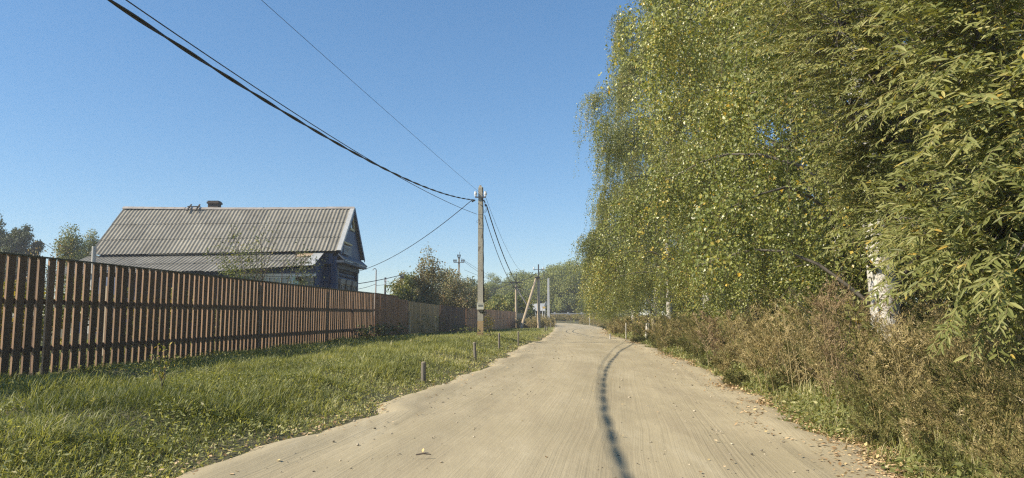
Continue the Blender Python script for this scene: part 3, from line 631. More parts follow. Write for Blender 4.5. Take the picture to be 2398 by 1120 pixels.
# ------------------------------------------------------------------ grass
def blades_on(name, label, x, y, hmul, wbase, tonef, parent=None):
    N = len(x); z = terrain(x, y)-.01
    tuft = vn(x*.9+3, y*.9); tuft2 = vn(x*2.7, y*2.7+7)
    sl = np.minimum(xL(y)-x, 9)
    H = (.065+.13*tuft**1.4+.10*(tuft2-.4))*rng.uniform(.55,1.35,N)*hmul*np.clip(.35+sl*.55, .35, 1.0); H = np.maximum(H, .035)
    an = rng.uniform(0, 2*np.pi, N)+0; d = np.stack([np.cos(an), np.sin(an), np.zeros(N)], 1); d = unit(d+np.array([.12,-.12,0]))
    w = wbase*(1+y/16)
    a = np.clip(tonef(x, y)+rng.normal(0,.15,N), 0, 1)
    mb = MB(); mb.blades(np.stack([x, y, z], 1), d, H, w, rng.uniform(.15,1.25,N), a)
    o = mb.build(name, m_grass); tag(o, label, kind='stuff'); return o
def sample_verge(N, y0, y1):
    y = y0*(y1/y0)**rng.random(N); a = xF(y)-.25; b = xL(y)+.12+wob(y,3)*.8
    x = a+(b-a)*rng.random(N); return x, y
x, y = sample_verge(260000, 4.2, 80)
keep = rng.random(len(x)) < np.clip((xL(y)+wob(y,3)*.8-x)*1.3+.22+(vn(x*1.6,y*1.6)-.5)*1.1, .02, 1)*np.clip(.62+1.7*(vn(x*.75+9,y*.75)-.40), .25, 1)
x, y = x[keep], y[keep]
blades_on('grass', 'green grass verge between the brown fence and the dirt road', x, y, 1.0, .0058, lambda x, y: .40+.42*(vn(x*.5, y*.4)-.5)+.25*(vn(x*1.7+5, y*1.4)-.5)+.28*np.exp(-np.clip(xL(y)-x, 0, 9)*1.3)+.10*(y > 11))
nt_ = 150; yt = 4.4*(34/4.4)**rng.random(nt_); xt = xF(yt)+.2+(xL(yt)-.35-xF(yt)-.2)*rng.random(nt_); c_ = np.repeat(np.arange(nt_), 46); N = len(c_); y = yt[c_]+rng.normal(0,.09,N); x = xt[c_]+rng.normal(0,.09,N)
z = terrain(x,y)-.01; an = np.arctan2(y-yt[c_], x-xt[c_])+rng.normal(0,.5,N); mb = MB(); mb.blades(np.stack([x,y,z],1), np.stack([np.cos(an),np.sin(an),0*an],1), rng.uniform(.12,.33,N)*rng.uniform(.6,1.15,nt_)[c_], .006*(1+y/16), rng.uniform(.4,1.35,N), np.clip(rng.normal(.5,.2,N)+rng.normal(0,.15,nt_)[c_],0,1)); o = mb.build('grass_tufts', m_grass); tag(o, 'taller arching grass tufts standing out of the verge', kind='stuff')
# grass behind the fence and in the yard
N = 26000; y = rng.uniform(8, 40, N); x = xF(y)-.2-rng.random(N)**1.5*9
blades_on('yard_grass', 'yard grass behind the brown fence', x, y, 1.5, .010, lambda x, y: .5+.3*(vn(x*.5, y*.4)-.5))
# broad leaved weeds in the verge
N = 36000; y = 4.2*(30/4.2)**(rng.random(N)**1.35); a = xF(y); b = xL(y)-.02; x = a+(b-a)*rng.random(N)
pm = (vn(x*.75+11, y*.75+5) > .50) | ((xL(y)-x < 1.0) & (rng.random(N) < .55)); x, y = x[pm], y[pm]; N = len(x)
z = terrain(x, y)+rng.random(N)**.8*(.05+.14*vn(x*1.3, y*1.3)); L = rng.uniform(.018,.050,N)*(1+y/40)
mb = MB(); mb.leaves(np.stack([x,y,z],1), rdir(N)*[1,1,.6]+[0,0,.15], rdir(N)*.8+[-.25,-.15,.8], L, L*rng.uniform(.25,.55,N), np.clip(rng.normal(.45,.18,N)+.3*np.exp(-np.clip(xL(y)-x,0,9)*1.6), 0, .95)); o = mb.build('leafy_ground_cover', m_grass); tag(o, 'low broad leaved weeds mixed into the verge grass', kind='stuff')
# ------------------------------------------------------------------ right hand thicket
def weed_plants(x, y, H, lean, tone, nbr=7, npb=26, lsz=.016, flop=.5):
    """returns MB with stems and feathery seed heads for N plants"""
    N = len(x); mb = MB(); z = terrain(x, y)-.02; K = 6; t = np.linspace(0, 1, K)
    base_ = np.stack([x,y,z],1); D = lean
    P = base_[:, None]+np.array([0,0,1.])[None, None]*(H[:, None]*(t[None]-.25*flop*t[None]**2))[:, :, None]+D[:, None]*(H[:, None]*t[None]**1.8)[:, :, None]
    mb.strands(P, .0035+.00025*y, 3, np.clip(tone+.1, 0, 1))
    # side branches
    B = N*nbr; pid = np.repeat(np.arange(N), nbr); u = rng.uniform(.12,1.0,B)**.85
    fi = u*(K-1)*.999; i0 = fi.astype(int); fr = (fi-i0)[:, None]; q = P[pid,i0]*(1-fr)+P[pid,i0+1]*fr
    an = rng.uniform(0,2*np.pi,B); bl = H[pid]*rng.uniform(.14,.36,B)*(1.15-.6*u)
    bd = unit(np.stack([np.cos(an),np.sin(an),rng.uniform(.5,1.5,B)],1)+D[pid]*.9)
    Kb = 4; tb = np.linspace(0,1,Kb); PB = q[:, None]+bd[:, None]*(bl[:, None]*tb[None])[:, :, None]; PB[:, :, 2] -= (bl[:, None]*.25*flop*tb[None]**2)
    mb.strands(PB, .0016+.00018*y[pid], 3, np.clip(tone[pid], 0, 1))
    n = B*npb; bid = np.repeat(np.arange(B), npb); u = rng.random(n); fi = u*(Kb-1)*.999; i0 = fi.astype(int); fr = (fi-i0)[:, None]
    p = PB[bid,i0]*(1-fr)+PB[bid,i0+1]*fr; sc = (1+y[pid][bid]/14)
    p += rng.normal(0,.008,p.shape)*sc[:, None]
    ax = unit(bd[bid]+rdir(n)*.75); L = lsz*rng.uniform(.6,1.6,n)*sc
    mb.leaves(p, ax, rdir(n)+[-.4,-.3,.4], L, L*.27, np.clip(tone[pid][bid]+rng.normal(0,.14,n), 0, 1))
    return mb
def thicket(NC, y0, y1, width, seed):
    # stems grow in bushy clumps that share a root
    yc = y0*(y1/y0)**(rng.random(NC)**1.05); offc = rng.random(NC)**.75*width+.12; ns = rng.integers(7, 17, NC)
    hc = np.clip(.28+offc*.78, .25, 1.35)*np.interp(yc, [4,8,12,30,60], [.86,.95,1.05,.85,.7])*rng.uniform(.45,1.2,NC)
    tc = np.clip(rng.normal(.50,.20,NC)-.15*(offc < .5), .05, .95); gm_ = rng.random(NC) < .36; tc[gm_] = rng.uniform(.0,.22,gm_.sum()); lc = rng.normal(0,.16,(NC,2))
    c = np.repeat(np.arange(NC), ns); N = len(c); d = rng.normal(0,1,(N,2))
    r = (.05+.05*yc[c]/14)*(.5+hc[c])
    y = yc[c]+d[:,1]*r; x = xR(yc[c])+wob(yc[c],21)*.6+offc[c]+d[:,0]*r; x = np.maximum(x, xR(y)+wob(y,21)*.6+.06)
    H = hc[c]*rng.uniform(.6,1.12,N)
    k = np.interp(y,[4,7,14],[1.2,1.0,.65])
    ld = np.stack([-.30*k+lc[c,0]+d[:,0]*.20, -.10*k+lc[c,1]+d[:,1]*.20, np.zeros(N)],1)
    return weed_plants(x, y, H, ld, np.clip(tc[c]+rng.normal(0,.10,N),0,1), lsz=.0155)
mb = thicket(430, 3.2, 62, 3.8, 1); o = mb.build('weed_thicket', m_weed); tag(o, 'dry brown roadside weed thicket along the right edge of the road', kind='stuff')
# green forbs and grass low in the thicket
N = 46000; y = 3.4*(66/3.4)**rng.random(N); off = rng.random(N)**1.1*4-.05; x = xR(y)+wob(y,21)*.7+off
z = terrain(x,y); H = (.08+.30*np.clip(off,0,1.4))*rng.uniform(.4,1.3,N); an = rng.uniform(0,6.28,N)
mb = MB(); mb.blades(np.stack([x,y,z],1), np.stack([np.cos(an),np.sin(an),0*an],1), H, .006*(1+y/14), rng.uniform(.2,1.1,N), np.clip(rng.normal(.55,.26,N)+.1,0,1))
n2 = 30000; y = 3.4*(50/3.4)**rng.random(n2); off = rng.random(n2)**1.4*2.6; x = xR(y)+wob(y,21)*.7+off; k = vn(x*1.1+8,y*1.1) > .45; x, y, off = x[k], y[k], off[k]; n2 = len(x)
z = terrain(x,y)+rng.random(n2)*(.08+.35*np.clip(off,0,1.2)); L = rng.uniform(.03,.065,n2)*(1+y/40)
mb.leaves(np.stack([x,y,z],1), rdir(n2)*[1,1,.6], rdir(n2)*.7+[-.2,-.2,.8], L, L*.5, np.clip(rng.normal(.4,.2,n2),0,1))
o = mb.build('undergrowth', m_grass); tag(o, 'mixed green and straw undergrowth below the dry weeds', kind='stuff')
def weed_thing(name, label, px, ytop, d, spread, n, tone, mt, lsz=.02, lean=(-.12,0)):
    q = at(px, ytop, d); g = gz(q[0], d); h = q[2]-g
    x = q[0]-lean[0]*h+rng.normal(0, spread, n); y = d+rng.normal(0, spread, n); H = h*rng.uniform(.78,1.06,n); H[0] = h*1.08
    mb = weed_plants(x, y, H, np.stack([lean[0]+rng.normal(0,.07,n), lean[1]+rng.normal(0,.07,n), np.zeros(n)],1), np.clip(rng.normal(tone,.12,n),0,1), 14, 22, lsz, .05)
    root = thing(name, label, 'weed', (float(x[0]), float(y[0]), g)); mb.build('stems', mt, root); return root
weed_thing('mugwort_plant', 'tallest reddish brown seeding weed standing out before dark foliage', 1925, 672, 8.6, .12, 7, .5, m_rust, lean=(-.16,0))
weed_thing('mugwort_plant', 'dark reddish seeding weed just left of the nearest white birch trunk', 2036, 692, 9.3, .13, 9, .25, m_rust, lean=(-.08,0))
weed_thing('mugwort_plant', 'tall pale straw weed left of the tallest reddish one', 1870, 712, 9.2, .14, 6, .8, m_weed, lean=(-.3,0))
weed_thing('mugwort_plant', 'tall tan weed clump before the green birch curtain at mid right', 1760, 728, 11.2, .22, 9, .7, m_weed, lean=(-.25,0))
weed_thing('mugwort_plant', 'slim brown weed rising below the mid row white trunk', 1652, 748, 16.5, .25, 8, .65, m_rust, lean=(-.2,0))
weed_thing('mugwort_plant', 'bushy brown weed mound in front of the nearest birch trunk', 2120, 762, 7.6, .35, 26, .62, m_weed, lean=(-.1,-.1))
for (px, yt, d_) in [(1560,752,22),(1600,744,20),(1690,733,15.5),(1722,724,13.5),(1800,714,11.3),(1838,730,10.6),(1902,704,9.6),(1965,722,9.0),(2095,748,8.3),(2185,742,7.6),(2250,770,6.9)]:
    o = weed_thing('mugwort_plant', 'dry weed with wispy seed plume rising above the thicket before the birches', px, yt, d_, .10+.004*d_, 5, float(rng.uniform(.5,.85)), m_weed, lsz=.014, lean=(float(rng.uniform(-.32,-.1)),-.05)); o['group'] = 'wispy dry weeds rising above the roadside thicket'
branchy('willow_sapling', 'small green sapling with narrow leaves between the reddish weeds', (at(2003,800,8.9)[0],8.9,.15), [at(1985,722,8.9), at(2000,712,9), at(2012,730,8.8)], .012, m_willow, 90, .11, .6, .07, 'sapling', 2)
# ------------------------------------------------------------------ fallen leaves, pebbles, twigs
N = 9500; y = 4.6*(60/4.6)**rng.random(N); off = rng.normal(.08,.2,N); x = xR(y)+wob(y,21)*.9+off
n3 = 900; y3 = 5*(45/5)**rng.random(n3); x3 = xL(y3)+wob(y3,3)*.9+rng.normal(-.1,.25,n3)
n4 = 110; y4 = 4.8*(40/4.8)**rng.random(n4); x4 = xL(y4)+(xR(y4)-xL(y4))*(1-rng.random(n4)**2.2)
x = np.concatenate([x,x3,x4]); y = np.concatenate([y,y3,y4]); N = len(x)
z = np.maximum(terrain(x,y), .03)+.012+rng.random(N)*.012
mb = MB(); L = rng.uniform(.022,.05,N)*(1+y/35); ax = rdir(N)*[1,1,.25]; mb.leaves(np.stack([x,y,z],1), ax, rdir(N)*.35+[0,0,1], L, L*.6, rng.random(N)); o = mb.build('fallen_leaves', m_litter); tag(o, 'dry fallen leaves scattered along the road edges', kind='stuff')
ico = np.array([(0,0,1),(.89,0,.45),(.28,.85,.45),(-.72,.53,.45),(-.72,-.53,.45),(.28,-.85,.45),(.72,.53,-.45),(-.28,.85,-.45),(-.89,0,-.45),(-.28,-.85,-.45),(.72,-.53,-.45),(0,0,-1)])
icf = np.array([(0,1,2),(0,2,3),(0,3,4),(0,4,5),(0,5,1),(1,6,2),(2,7,3),(3,8,4),(4,9,5),(5,10,1),(1,10,6),(2,6,7),(3,7,8),(4,8,9),(5,9,10),(11,7,6),(11,8,7),(11,9,8),(11,10,9),(11,6,10)])
N = 2400; y = 4.8*(45/4.8)**rng.random(N); u = rng.random(N); u = np.where(rng.random(N) < .5, np.where(u < .5, u**2*1.2, 1-(1-u)**2*1.2), u); x = xL(y)+(xR(y)-xL(y))*u
r = np.clip(rng.gamma(1.4,.0027,N), .002, .022)*(1+y/30); z = np.full(N,.030)
V = ico[None]*r[:, None, None]*rng.uniform(.6,1.25,(N,12,1))*np.array([1.1,1,.65])+np.stack([x,y,z],1)[:, None]
mb = MB(); mb.add(V, (np.arange(N)[:, None,None]*12+icf[None]).reshape(-1,3), np.repeat(rng.random(N),12)); o = mb.build('gravel', M('pebbles', (.24,.2,.14), (.42,.37,.28), 9, .9, attr=.6)); tag(o, 'small stones and dirt crumbs on the road', kind='stuff')
p = ground(990,1071,.03); mb = MB(); mb.tube([p+[-.06,0,.02], p+[0,.01,.03], p+[.07,.02,.02]], [.006,.008,.004], 6); o = mb.build('twig', m_twig); tag(o, 'short dark twig lying on the road near the bottom', 'twig')
# ------------------------------------------------------------------ wooden house
m_slate = None
def slate():
    m, nt, b, out = base('weathered corrugated slate')
    o = coord(nt); n = noise(nt, o, 1.1, 6, .7); n2 = noise(nt, mapping(nt, o, (9,1.5,1.5)), 2.0, 5, .7); n3 = noise(nt, o, 18, 3, .6)
    c = ramp(nt, n, [(.3,(.175,.165,.14)),(.7,(.285,.27,.23))])
    c = mixc(nt, ramp(nt, n2, [(.5,(0,0,0)),(.72,(.75,.75,.75))]), c, (.13,.115,.085))
    c = mixc(nt, ramp(nt, n3, [(.62,(0,0,0)),(.72,(.6,.6,.6))]), c, (.45,.43,.35))
    at_ = nt.nodes.new('ShaderNodeAttribute'); at_.attribute_name = 'col'
    c = mixc(nt, 1.0, c, ramp(nt, at_.outputs['Fac'], [(0,(.72,.72,.72)),(1,(1.22,1.22,1.2))]), 'MULTIPLY')
    nt.links.new(c, b.inputs['Base Color']); b.inputs['Roughness'].default_value = .9; bump(nt, b, n3, .3, .01); return m
m_slate = slate()
m_navy = M('dark blue painted logs', (.022,.044,.10), (.034,.062,.135), 4, .55, (.6,.6,6), .3, .01)
m_navyv = M('blue painted boards', (.015,.040,.112), (.026,.060,.155), 4, .55, (5,5,.4), .3, .01)
m_cream = M('yellow cream trim paint', (.5,.4,.17), (.6,.5,.24), 5, .6)
m_white = M('white painted trim', (.66,.66,.63), (.78,.78,.75), 6, .55)
m_flash = M('galvanised flashing', (.40,.41,.40), (.52,.53,.52), 5, .5, metal=.2)
m_fram = M('beige window trim', (.26,.23,.19), (.36,.33,.27), 6, .6)
def glassm(name, c):
    m, nt, b, out = base(name); b.inputs['Base Color'].default_value = (*c,1); b.inputs['Roughness'].default_value = .06; b.inputs['Specular IOR Level'].default_value = .8; return m
m_glass = glassm('window glass', (.03,.035,.04)); m_glass2 = glassm('curtained glass', (.22,.24,.22))
m_teal = M('teal painted frame', (.06,.17,.19), (.09,.22,.24), 5, .5)
HX0, HX1, HY0, HY1, HZE, HZR = -23.9, -9.75, 40.0, 46.4, 4.86, 7.80
HYM = (HY0+HY1)/2
house = thing('wooden_house', 'dark blue wooden village house with weathered corrugated slate roof behind the fence', 'house', (-16,43.2,.3))
def sheet(mb, x0, x1, top0, top1, bot0, bot1, rows, pitch, amp, wobs=0):
    """corrugated slope; top/bot given as (y,z) at x0 and x1"""
    nrm = None
    nu = int((x1-x0)/pitch*8); xs = np.linspace(x0, x1, nu+1); f = (xs-x0)/(x1-x0)
    T = np.stack([xs, top0[0]+(top1[0]-top0[0])*f, top0[1]+(top1[1]-top0[1])*f],1); B = np.stack([xs, bot0[0]+(bot1[0]-bot0[0])*f, bot0[1]+(bot1[1]-bot0[1])*f],1)
    d = (B-T)[len(xs)//2]; n = np.cross([1,0,0], d); n /= np.linalg.norm(n); n = n if n[2] > 0 else -n
    per = max(1, int(round(1.1/pitch)))
    for r in range(rows):
        a, b = r/rows, min((r+1)/rows+.035, 1.0) if r < rows-1 else 1.0
        for k, t0 in enumerate(np.arange(x0, x1-.01, per*pitch)):
            t1 = min(t0+per*pitch+.02, x1); m = max(8, int((t1-t0)/pitch*8)); xx = np.linspace(t0, t1, m+1)
            ff = (xx-x0)/(x1-x0); TT = np.stack([np.interp(xx,xs,T[:,j]) for j in range(3)],1); BB = np.stack([np.interp(xx,xs,B[:,j]) for j in range(3)],1)
            lift = .016*(rows-1-r)*0+rng.uniform(-.006,.006); sk = rng.normal(0,.012)*wobs
            wv = amp*np.cos((xx-x0)/pitch*2*np.pi)
            R0 = TT+(BB-TT)*a+n*(wv+lift+.004)[:, None]; R1 = TT+(BB-TT)*(b+sk)+n*(wv+lift+.03)[:, None]
            V = np.concatenate([R0,R1,R1-n*.012]); q = np.arange(m); F = np.concatenate([np.stack([q+m+1,q+m+2,q+1,q],1), np.stack([q+2*m+2,q+2*m+3,q+m+2,q+m+1],1)])
            mb.add(V, F, float(np.clip(rng.normal(.5,.17),0,1)))
mb = MB(); sheet(mb, HX0, HX1, (HYM,HZR-.02), (HYM,HZR+.03), (HY0-.05,HZE-.24), (HY0-.05,HZE), 3, .222, .024)
roof = mb.build('roof', m_slate, house)
mb = MB(); V = []; mb.box(((HX0+HX1)/2+.04, (HYM+HY1+.05)/2, (HZR+HZE)/2-.03), (HX1-HX0+.06, math.hypot(HY1+.05-HYM, HZR-HZE), .03), (1,0,0), unit(np.array([0,HY1+.05-HYM,HZE-HZR])), unit(np.array([0,HZR-HZE,HY1+.05-HYM]))); mb.build('rear_roof_slope', m_slate, house)
mb = MB()
for a, b, m_ in [(HX0-.03,-20.1,0),(-20.06,HX1+.05,0)]:
    k = 6
    for i in range(k):
        u0, u1 = a+(b-a)*i/k, a+(b-a)*(i+1)/k; sag = lambda u: -.06*math.sin((u-HX0)/(HX1-HX0)*math.pi)
        for s_ in (-1,1):
            c = np.array([(u0+u1)/2, HYM+s_*.10, HZR+.015+sag((u0+u1)/2)]); mb.box(c, (u1-u0-.003,.22,.02), (1,0,0), unit(np.array([0,1,-.92*s_])), unit(np.array([0,.92*s_,1])), .5)
mb.build('ridge_cap', M('grey brown ridge tin', (.24,.22,.2), (.36,.33,.3), 3, .6), house)
# chimney and roof ladder hooks
p = at(499,486,43.4); mb = MB(); mb.box((p[0],43.6,HZR+.05), (.62,.5,.7)); mb.box((p[0],43.6,HZR+.36), (.74,.62,.11)); mb.box((p[0],43.6,HZR+.45), (.66,.54,.07))
mb.build('chimney', M('dark sooty brick', (.05,.04,.035), (.10,.08,.07), 6, .9, (1,1,4)), roof)
mb = MB()
for px in (443,463):
    p = at(px,490,43); mb.box((p[0],42.98,HZR+.0), (.07,.75,.06), (1,0,0), unit(np.array([0,1,.8])), unit(np.array([0,-.8,1])))
p1, p2 = at(441,488,42.9), at(467,487,42.9); mb.box(((p1[0]+p2[0])/2,42.9,HZR+.05), (abs(p2[0]-p1[0])+.1,.06,.06)); mb.build('roof_ladder', M('dark grey wood', (.05,.045,.04), (.08,.07,.06), 8, .9), roof)
# bargeboards and flashing at the right gable
def slopebox(mb, x, y0, z0, y1, z1, w, t, off=0):
    d = np.array([0,y1-y0,z1-z0]); L = np.linalg.norm(d); d /= L; n = np.array([0,-d[2],d[1]]); n = n if n[2] > 0 else -n
    mb.box(np.array([x,(y0+y1)/2,(z0+z1)/2])+n*off, (w,L,t), (1,0,0), d, n)
mb = MB(); slopebox(mb, HX1-.05, HYM, HZR+.03, HY0-.08, HZE, .24, .012, .05); slopebox(mb, HX1+.078, HYM, HZR+.0, HY0-.08, HZE-.03, .012, .14, .0); mb.build('rake_flashing', m_flash, house)
mb = MB(); slopebox(mb, HX1+.052, HYM, HZR-.12, HY0-.02, HZE-.13, .03, .2, -.08); slopebox(mb, HX1+.09, HYM, HZR-.02, HY1+.04, HZE-.05, .03, .22, -.08); mb.build('bargeboard', m_navyv, house)
# walls: log body, gable boards, corner boards
WX = HX1-.36; WY0, WY1 = HY0+.55, HY1-.5
mb = MB(); nlog = 17; z = .3
for k in range(nlog):
    lh = (HZE-.35-.3)/nlog; zc = .3+lh*(k+.5); th = np.linspace(-np.pi/2, np.pi/2, 7)
    ring = np.stack([np.cos(th)*lh*.42, np.sin(th)*lh*.5],1)
    V = np.concatenate([np.stack([WX-.12+ring[:,0], np.full(7,WY0), zc+ring[:,1]],1), np.stack([WX-.12+ring[:,0], np.full(7,WY1), zc+ring[:,1]],1)]); q = np.arange(6); mb.add(V, np.stack([q,q+7,q+8,q+1],1))
mb.box(((HX0+WX)/2-.1,(WY0+WY1)/2,(HZE)/2), (WX-HX0-.25-.0,WY1-WY0-.02,HZE-.6)); wall = mb.build('log_wall', m_navy, house, True)
for yy_ in (WY0-.10, WY1-.08): mb = MB(); mb.box((WX-.05,yy_+.1,2.45), (.34,.36,4.3)); mb.build('corner_board', m_navyv, house)
for yy_ in (WY0+.02, WY1-.02): mb = MB(); mb.box((WX+.125,yy_+(.18 if yy_ < 43 else -.18),2.4), (.02,.05,4.1), a=.5); mb.build('corner_trim', m_fram, house)
GX = HX1-.10
mb = MB(); nb = 30
for k in range(nb):
    y0 = HY0+.05+(HY1-HY0-.1)*k/nb; y1 = y0+(HY1-HY0-.1)/nb-.006
    zt = lambda y: HZE-.22+(HZR-HZE)*(1-abs(y-HYM)/(HYM-HY0)); zb = HZE-.3
    V = [(GX,y0,zb),(GX,y1,zb),(GX,y1,zt(y1)-.02),(GX,y0,zt(y0)-.02)]; V += [(a-.03,b,c) for a,b,c in V]
    mb.add(V, np.array([(0,1,2,3),(7,6,5,4),(0,3,7,4),(1,5,6,2),(3,2,6,7)]))
mb.build('gable', m_navyv, house)
mb = MB(); V = [(HX0+.3,HY0+.1,4.3),(HX0+.3,HY1-.1,4.3),(HX0+.3,HYM,HZR-.15)]; V += [(a+.06,b,c) for a,b,c in V]; mb.add(V, [np.array([(0,2,1),(3,4,5)]), np.array([(0,1,4,3),(1,2,5,4),(2,0,3,5)])]); mb.build('end_gable', m_navyv, house)
mb = MB(); mb.box(((HX0+HX1)/2,HY0+.32,4.45), (HX1-HX0-.9,.05,.6)); mb.build('eave_board', m_navyv, house)
# cornice skirt roof under the gable and carved frieze
mb = MB(); V = [(GX+.02,HY0-.02,HZE-.12),(GX+.02,HY1+.02,HZE-.12),(HX1+.25,HY1+.05,HZE-.42),(HX1+.25,HY0-.05,HZE-.42)]; V += [(a,b,c-.09) for a,b,c in V]
mb.add(V, np.array([(3,2,1,0),(4,5,6,7),(2,3,7,6),(0,4,7,3),(1,2,6,5)])); mb.box((HX1+.02,HYM,HZE-.58), (.42,HY1-HY0-.1,.14)); mb.box((WX+.10,HYM,HZE-.80), (.2,WY1-WY0+.2,.26)); mb.build('cornice', M('faded grey blue cornice', (.04,.06,.095), (.07,.09,.125), 5, .6), house)
mb = MB(); mb.box((HX1+.255,HYM,HZE-.45), (.012,HY1-HY0+.12,.05)); mb.build('drip_edge', M('dull tin edge', (.12,.13,.14), (.18,.19,.2), 5, .5), house)
# attic window (triangle) and small balcony
def tri(mb, y, z, hw, h, t, x):
    A, B, C = np.array([x,y-hw,z]), np.array([x,y+hw,z]), np.array([x,y,z+h])
    for a, b in ((A,B),(B,C),(C,A)):
        d = b-a; L = np.linalg.norm(d); d /= L; n = np.cross(d,[1,0,0]); mb.box((a+b)/2, (.06,L+t*.6,t), (1,0,0), d, n)
ya = HYM-.05; mb = MB(); tri(mb, ya, 6.45, .62, .95, .13, GX+.05); w = mb.build('attic_window', m_cream, house)
mb = MB(); mb.add([(GX+.02,ya-.55,6.5),(GX+.02,ya+.55,6.5),(GX+.02,ya,7.3)], np.array([(0,1,2)])); mb.build('pane', m_glass, w).location = (0,0,0) if False else w.children[0].location if w.children else (0,0,0)
for c in w.children: c.location = (0,0,0)
yb = HY0+1.55; mb = MB(); mb.box((GX+.12,yb,5.42), (.24,1.9,.10)); bl = mb.build('attic_balcony', m_cream, house)
mb = MB(); mb.box((GX+.17,yb,5.24), (.05,1.86,.06)); mb.box((GX+.17,yb,4.80), (.05,1.86,.07))
for k in range(9): mb.box((GX+.17,yb-.85+1.7*k/8,5.02), (.05,.09,.40))
mb.build('baluster', M('pale blue grey balusters', (.30,.34,.37), (.4,.44,.46), 6, .6), bl).location = (0,0,0)
# gable wall windows
for k in range(3):
    yc = WY0+1.12+k*1.55; zc = 2.35
    mb = MB(); x = WX+.13
    for dy in (-.42,.42): mb.box((x,yc+dy,zc), (.07,.14,1.66))
    mb.box((x+.01,yc,zc+.86), (.12,1.14,.28)); mb.box((x+.01,yc,zc-.84), (.12,1.1,.16)); wn = mb.build('window', m_fram, house)
    mb = MB(); mb.box((x-.03,yc-.31,zc), (.05,.07,1.5)); mb.box((x-.03,yc+.31,zc), (.05,.07,1.5)); mb.box((x-.03,yc,zc+.69), (.05,.55,.06)); mb.box((x-.03,yc,zc+.2), (.045,.55,.05)); mb.box((x-.03,yc,zc-.4), (.045,.05,1.1)); mb.build('frame', m_white, wn).location = (0,0,0)
    mb = MB(); mb.box((x-.06,yc,zc), (.02,.6,1.5)); mb.build('pane', m_glass, wn).location = (0,0,0)
# lean-to veranda along the camera side
LX1 = -10.72
mb = MB(); sheet(mb, HX0-.2, -15.2, (HY0+.28,4.58), (HY0+.28,4.72), (36.9,3.34), (37.55,3.56), 2, .222, .024, 1.5)
sheet(mb, -15.25, LX1-.35, (HY0+.28,4.72), (HY0+.28,4.78), (37.5,3.59), (38.25,3.88), 2, .222, .024, 1.5); lean = mb.build('lean_to_roof', m_slate, house)
def lp(x, t):  # point on lean-to roof
    f = (x-(HX0-.2))/(LX1-(HX0-.2)); yb_ = 36.9+(38.2-36.9)*f; zb_ = 3.34+(3.88-3.34)*f; zt = 4.58+.2*f; return np.array([x, HY0+.28+(yb_-HY0-.28)*t, zt+(zb_-zt)*t])
mb = MB(); A, B, C_, D = lp(LX1-.52,.0), lp(LX1+.05,.0), lp(LX1+.05,1.02), lp(LX1-.52,1.03); n = np.array([0,-.3,.95])*.075
V = [A+n,B+n,C_+n,D+n]; V += [v-[0,0,.012] for v in V]; mb.add(V, np.array([(3,2,1,0),(4,5,6,7),(1,2,6,5),(2,3,7,6)])); mb.build('side_flashing', m_flash, lean).location = (0,0,0)
mb = MB(); A, B, C_, D = lp(LX1-1.35,.06), lp(LX1-.5,.06), lp(LX1-.5,.32), lp(LX1-1.35,.34); n = np.array([0,-.3,.95])*.07
V = [A+n,B+n,C_+n,D+n]; V += [v-[0,0,.02] for v in V]; mb.add(V, np.array([(3,2,1,0),(4,5,6,7),(2,3,7,6),(0,3,7,4)])); mb.build('patch_board', M('bare patch board', (.3,.22,.14), (.38,.29,.2), 5, .85, (.5,6,6)), lean).location = (0,0,0)
mb = MB()
for a, b, zz in ((-18.2,-16.0,.02),(-15.9,-13.6,-.03),(-20.6,-18.3,.05)):
    P0, P1_ = lp(a,.05), lp(b,.05); mb.box((P0+P1_)/2+[0,-.02,.09+zz*.3], (b-a,.22,.025), (1,0,zz*.2), (0,.94,.3), (0,-.3,.94))
mb.build('joint_board', M('weathered roof plank', (.32,.29,.24), (.45,.42,.36), 5, .85, (.5,6,6)), lean).location = (0,0,0)
# veranda wall
VY = 38.75; mb = MB(); mb.box(((HX0+LX1)/2,VY+.05,1.15), (LX1-HX0-.02,.08,1.8)); mb.box(((HX0+LX1)/2,VY+.04,3.56), (LX1-HX0-.02,.07,.5)); mb.box((LX1-.03,(VY+HY0+.7)/2,2.3), (.06,HY0+.7-VY,4.0), a=.4); ver = mb.build('veranda_wall', m_navyv, house)
mb = MB(); V = [(LX1+.002,VY-.1,3.75),(LX1+.002,HY0+.4,3.75),(LX1+.002,HY0+.4,4.62),(LX1+.002,VY-.45,3.94)]; V += [(a-.03,b,c) for a,b,c in V]; mb.add(V, np.array([(0,1,2,3),(7,6,5,4),(0,3,7,4),(3,2,6,7)])); mb.build('side_boarding', m_navyv, house)
mb = MB(); mb.box((-12.9,VY-.06,3.42), (4.4,.10,.15)); mb.build('white_fascia', m_white, ver).location = (0,0,0)
def vwin(x0, x1, z0, z1, mt, gl, nmull, par):
    mb = MB(); w = x1-x0
    for x in np.linspace(x0, x1, nmull+1): mb.box((x,VY-.03,(z0+z1)/2), (.055,.07,z1-z0))
    for z in (z0, z1, z0+(z1-z0)*.62): mb.box(((x0+x1)/2,VY-.028,z), (w,.05,.05))
    o = mb.build('window', mt, par); 
    mb = MB(); mb.box(((x0+x1)/2,VY+.03,(z0+z1)/2), (w,.02,z1-z0)); mb.build('pane', gl, o).location = (0,0,0); return o
vwin(-15.6,-14.1,2.15,3.3,m_teal,m_glass2,2,house); vwin(-13.95,-11.98,2.15,3.3,m_white,m_glass2,3,house); vwin(-11.36,-10.86,2.15,3.3,m_fram,m_glass,1,house)
mb = MB(); mb.box((-11.88,VY-.04,2.75), (.16,.09,1.3)); mb.box((-11.66,VY-.035,2.85), (.17,.08,.5)); mb.build('corner_post', M('light green post paint', (.3,.45,.36), (.4,.55,.45), 6, .6), ver).location = (0,0,0)
